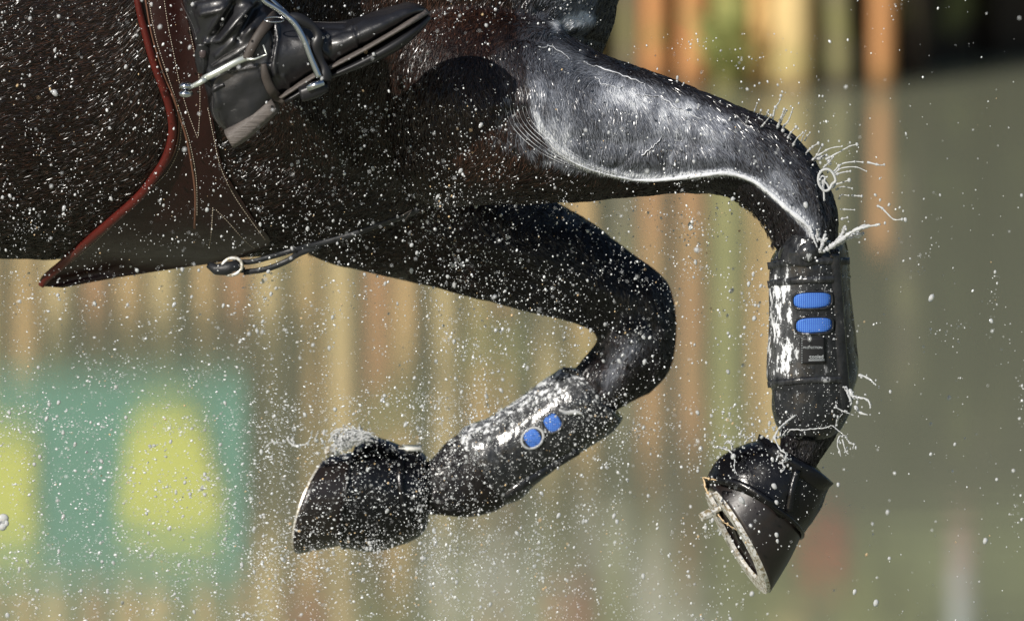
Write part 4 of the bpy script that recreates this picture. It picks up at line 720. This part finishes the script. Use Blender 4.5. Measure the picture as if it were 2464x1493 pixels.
# (x0,y0,x1,y1, weight): where the spray hangs
REG = [(-30, -20, 420, 640, 1200), (420, -20, 900, 640, 1200), (700, 250, 1250, 640, 1300), (900, -20, 1450, 500, 700), (1000, 480, 1620, 980, 2600), (0, 640, 700, 1040, 2200), (0, 1000, 700, 1500, 5200), (700, 650, 1400, 1020, 1800), (600, 950, 1150, 1400, 3400), (1000, 950, 1500, 1300, 2000), (600, 1300, 1400, 1500, 2600), (1400, 950, 1850, 1500, 1300), (1620, 500, 1860, 1150, 800), (1500, 80, 2000, 500, 330), (1850, 450, 2463, 1500, 520), (2000, 0, 2463, 500, 130), (1250, 100, 2000, 600, 260)]
NS = 36000; P2 = sample(NS, REG); clu = sample(420, REG); nc = 13000; kc = rng.integers(0, 420, nc); an = rng.uniform(0, 6.28, 420)[kc]; t_ = rng.normal(0, 42, nc); u_ = rng.normal(0, 11, nc)
P2[-nc:, 0] = clu[kc, 0]+t_*np.cos(an)-u_*np.sin(an); P2[-nc:, 1] = clu[kc, 1]+t_*np.sin(an)+u_*np.cos(an); dep = rng.normal(.02, .16, NS)
far_ = rng.random(NS) < .12; dep[far_] = rng.uniform(-.9, -.2, far_.sum())
dh = np.full(NS, 9.0)
SZ = np.clip(rng.lognormal(math.log(.00045), .55, NS), .00022, .0030)
bigm = rng.random(NS) < .05; SZ[bigm] *= 2.0; SZ = np.minimum(SZ, .0026)
right = P2[:, 0] > 1650; SZ[right] *= 1.35
occl = np.zeros(NS, bool)
for i in range(NS):
    h_, _n = hit(BV, P2[i, 0], P2[i, 1])
    if h_ is not None and dep[i] > h_-.02: dep[i] = h_ - abs(rng.normal(.05, .06)) - .012
for bvx, x0_, y0_, x1_, y1_, k0 in ((B1, 1845, 590, 2068, 1045, 0), (B2, 1105, 885, 1495, 1210, 900), (BN, 1705, 1060, 1995, 1290, 2100), (BFv, 830, 1050, 1030, 1325, 2500)):
    n_b = (900, 1200, 400, 600)[(0, 900, 2100, 2500).index(k0)]
    for i in range(k0, k0+n_b):
        x_, y_ = rng.uniform(x0_, x1_), rng.uniform(y0_, y1_); h_, _n = hit(bvx, x_, y_)
        if h_ is not None: P2[i] = (x_, y_); dep[i] = h_-.0004; SZ[i] = min(SZ[i], .0009)*rng.uniform(.6, 1.1)
pos3 = np.array([Q(P2[i, 0], P2[i, 1], dep[i]) for i in range(NS)])
st = np.stack([rng.uniform(.8, 1.1, NS), rng.uniform(.8, 1.1, NS), rng.uniform(.9, 1.5, NS)], 1); rot = rng.uniform(-.7, .7, NS); lw = (P2[:, 0] < 900) & (P2[:, 1] > 650); st[lw, 0] *= 1.5; st[lw, 2] *= .7
def spray(idx, name, base, m, lab, cat='spray'):
    v, f = base; n = len(idx); A = v[None]*SZ[idx][:, None, None]*st[idx][:, None, :]; c_, s_ = np.cos(rot[idx])[:, None], np.sin(rot[idx])[:, None]
    Xn = A[:, :, 0]*c_-A[:, :, 2]*s_; Zn = A[:, :, 0]*s_+A[:, :, 2]*c_; A = np.stack([Xn, A[:, :, 1], Zn], 2)+pos3[idx][:, None, :]
    F = (f[None]+np.arange(n)[:, None, None]*len(v)).reshape(-1, 3).astype(np.int32); me = bpy.data.meshes.new(name); me.vertices.add(n*len(v)); me.vertices.foreach_set('co', A.astype(np.float32).ravel())
    me.loops.add(F.size); me.loops.foreach_set('vertex_index', F.ravel()); me.polygons.add(len(F)); me.polygons.foreach_set('loop_start', np.arange(0, F.size, 3, dtype=np.int32)); me.update(calc_edges=True)
    return link(name, me, m)
order = np.argsort(-SZ*(12/(12+dep))); inside = (P2[:, 0] > 5) & (P2[:, 0] < 2458) & (P2[:, 1] > 5) & (P2[:, 1] < 1488)
order = np.concatenate([order[inside[order]], order[~inside[order]]]); indiv = order[:280]; rest = order[280:]; sandm = rng.random(NS) < .035
o = spray(rest[~sandm[rest]], 'spray', I1, M_drop, ''); tag(o, 'fine spray of countless tiny water droplets filling the air', 'spray', kind='stuff')
o = spray(rest[sandm[rest]], 'sand_spray', I1, M_sand, ''); tag(o, 'tiny tan sand grains flung up with the spray', 'sand', kind='stuff')
protos = []
for k in range(4):
    v, f = I2; vv = v*np.array([1, 1, (1.0, 1.25, 1.5, 1.1)[k]]); vv = vv*(1+.10*np.sin(v[:, [0]]*3+k)*np.cos(v[:, [2]]*2.5+k)); me = bpy.data.meshes.new('drop'); me.from_pydata([tuple(p) for p in vv], [], [tuple(int(j) for j in p) for p in f]); me.polygons.foreach_set('use_smooth', np.ones(len(me.polygons), bool)); me.materials.append(M_drop); protos.append(me)
def zone(x, y):
    if x > 2050: return 'large white water drop drifting in the open air right of the raised leg'
    if x > 1640: return 'large white water drop beside or over the raised foreleg'
    if y < 640 and x < 480: return 'large water drop in front of the dark belly left of the girth'
    if y < 640: return 'large water drop in front of the brown shoulder and girth'
    if x < 640: return 'large water drop over the blurred teal reflection at lower left'
    return 'large water drop around the folded far foreleg and its hoof'
zn = {zone(0, 0): 'drops over the belly', zone(800, 0): 'drops over the shoulder', zone(0, 1000): 'drops over the teal reflection', zone(1000, 1000): 'drops round the far foreleg', zone(1700, 0): 'drops by the raised foreleg', zone(2300, 0): 'drops right of the leg'}
EXTRA = [ZD(1352, 312)+(2.9,), ZD(1157, 380)+(2.5,), ZD(1490, 408)+(2.5,), ZD(1425, 435)+(2.2,), ZD(1660, 648)+(2.4,), ZD(1740, 726)+(2.5,), ZD(1922, 740)+(2.8,), ZD(1980, 755)+(4,), ZD(2135, 1180)+(3.6,), ZD(2175, 1222)+(3.3,), ZD(2250, 1262)+(3.8,), ZD(2340, 1285)+(3,), ZD(2370, 1315)+(2.8,), ZD(2388, 1388)+(5,), ZD(2210, 925)+(2.8,), ZD(2020, 1190)+(3,), ZD(2172, 1042)+(2.6,), ZE(613, 755)+(7,), ZE(628, 856)+(5.4,), ZE(628, 1060)+(5.6,), ZE(1342, 162)+(4,), (2107, 1449, 7.5), ZE(1015, 745)+(5,), (132, 224, 8), (72, 182, 4), (59, 206, 3.8), (132, 122, 4.4), (1820, 980, 3)]
items = [(P2[i, 0], P2[i, 1], dep[i], SZ[i], int(rng.integers(4)), rot[i]) for i in indiv] + [(e[0], e[1], -.16, e[2]*S, 1, random.uniform(-.6, .6)) for e in EXTRA]
LMK = [('the steel spur ball', 440, 213), ('the rider boot heel', 600, 300), ('the boot toe', 1010, 40), ('the rolled girth edge', 410, 290), ('the pointed tip of the girth guard', 110, 680), ('the girth ring', 560, 640), ('the top left corner of the belly', 60, 60), ('the middle of the dark belly', 130, 250), ('the lower belly line', 90, 560), ('the girth seams', 470, 430), ('the boot shadow on the shoulder', 1050, 180), ('the brown patch behind the elbow', 980, 430), ('the chest strap', 850, 560), ('the elbow', 1250, 300), ('the white streak on the chest', 1380, 50), ('the middle of the raised forearm', 1600, 300), ('the white foam line', 1620, 430), ('the knee of the raised leg', 1960, 400), ('the folds behind the raised knee', 1800, 520), ('the gap between the two forelegs', 1600, 560), ('the upper arm of the far leg', 1150, 600), ('the forearm of the far leg', 1400, 650), ('the knee of the far leg', 1560, 750), ('the shiny patch on the far knee', 1510, 860), ('the inner bend of the far leg', 1380, 840), ('the round blue windows', 1300, 1040), ('the fetlock of the far leg', 1130, 1150), ('the far bell boot', 930, 1190), ('the bright shoe edge of the far hoof', 740, 1150), ('the toe of the far hoof', 730, 1330), ('the right yellow blur', 400, 1130), ('the left yellow blur', 30, 1150), ('the top of the teal blur', 300, 900), ('the bottom of the teal blur', 300, 1400), ('the upper blue window', 1954, 722), ('the tendon boot cup', 1950, 980), ('the upturned hoof sole', 1740, 1280), ('the toe of the upturned hoof', 1840, 1420), ('the right bell boot', 1850, 1170), ('the red blur at lower right', 1990, 1310), ('the pale post blur', 2320, 1380), ('the dark top right corner', 2350, 80), ('the orange log nearest the dark wall', 2130, 120), ('the water strands off the knee', 2120, 480), ('the plain green water at right', 2250, 750), ('the lower right corner', 2440, 1470), ('the bottom edge in the middle', 1250, 1450), ('the tan blur below the girth', 350, 780), ('the tan blur under the far forearm', 1000, 860)]
cells = {}
for it in items:
    x_, y_ = it[0], it[1]; nm, lx_, ly_ = min(LMK, key=lambda l: (l[1]-x_)**2+(l[2]-y_)**2); dx_, dy_ = x_-lx_, y_-ly_
    d_ = ('right of' if dx_ > 0 else 'left of') if abs(dx_) > abs(dy_) else ('below' if dy_ > 0 else 'above')
    cells.setdefault((d_, nm), []).append(it)
ORD = ['largest', 'second largest', 'third largest', 'fourth largest', 'fifth largest', 'sixth largest', 'seventh largest', 'eighth largest', 'ninth largest', 'tenth largest']
for (dr_, nm), its in cells.items():
    its.sort(key=lambda t: -t[3])
    for j, (x_, y_, d_, s_, k_, r_) in enumerate(its):
        o = bpy.data.objects.new('water_drop', protos[k_]); SC.collection.objects.link(o); o.location = Q(x_, y_, d_); o.scale = (s_*.9, s_*.9, s_); o.rotation_euler = (0, r_, 0)
        tag(o, (ORD[min(j, 9)] if len(its) > 1 else 'single large')+' white water drop just '+dr_+' '+nm, 'drop', zn[zone(x_, y_)])
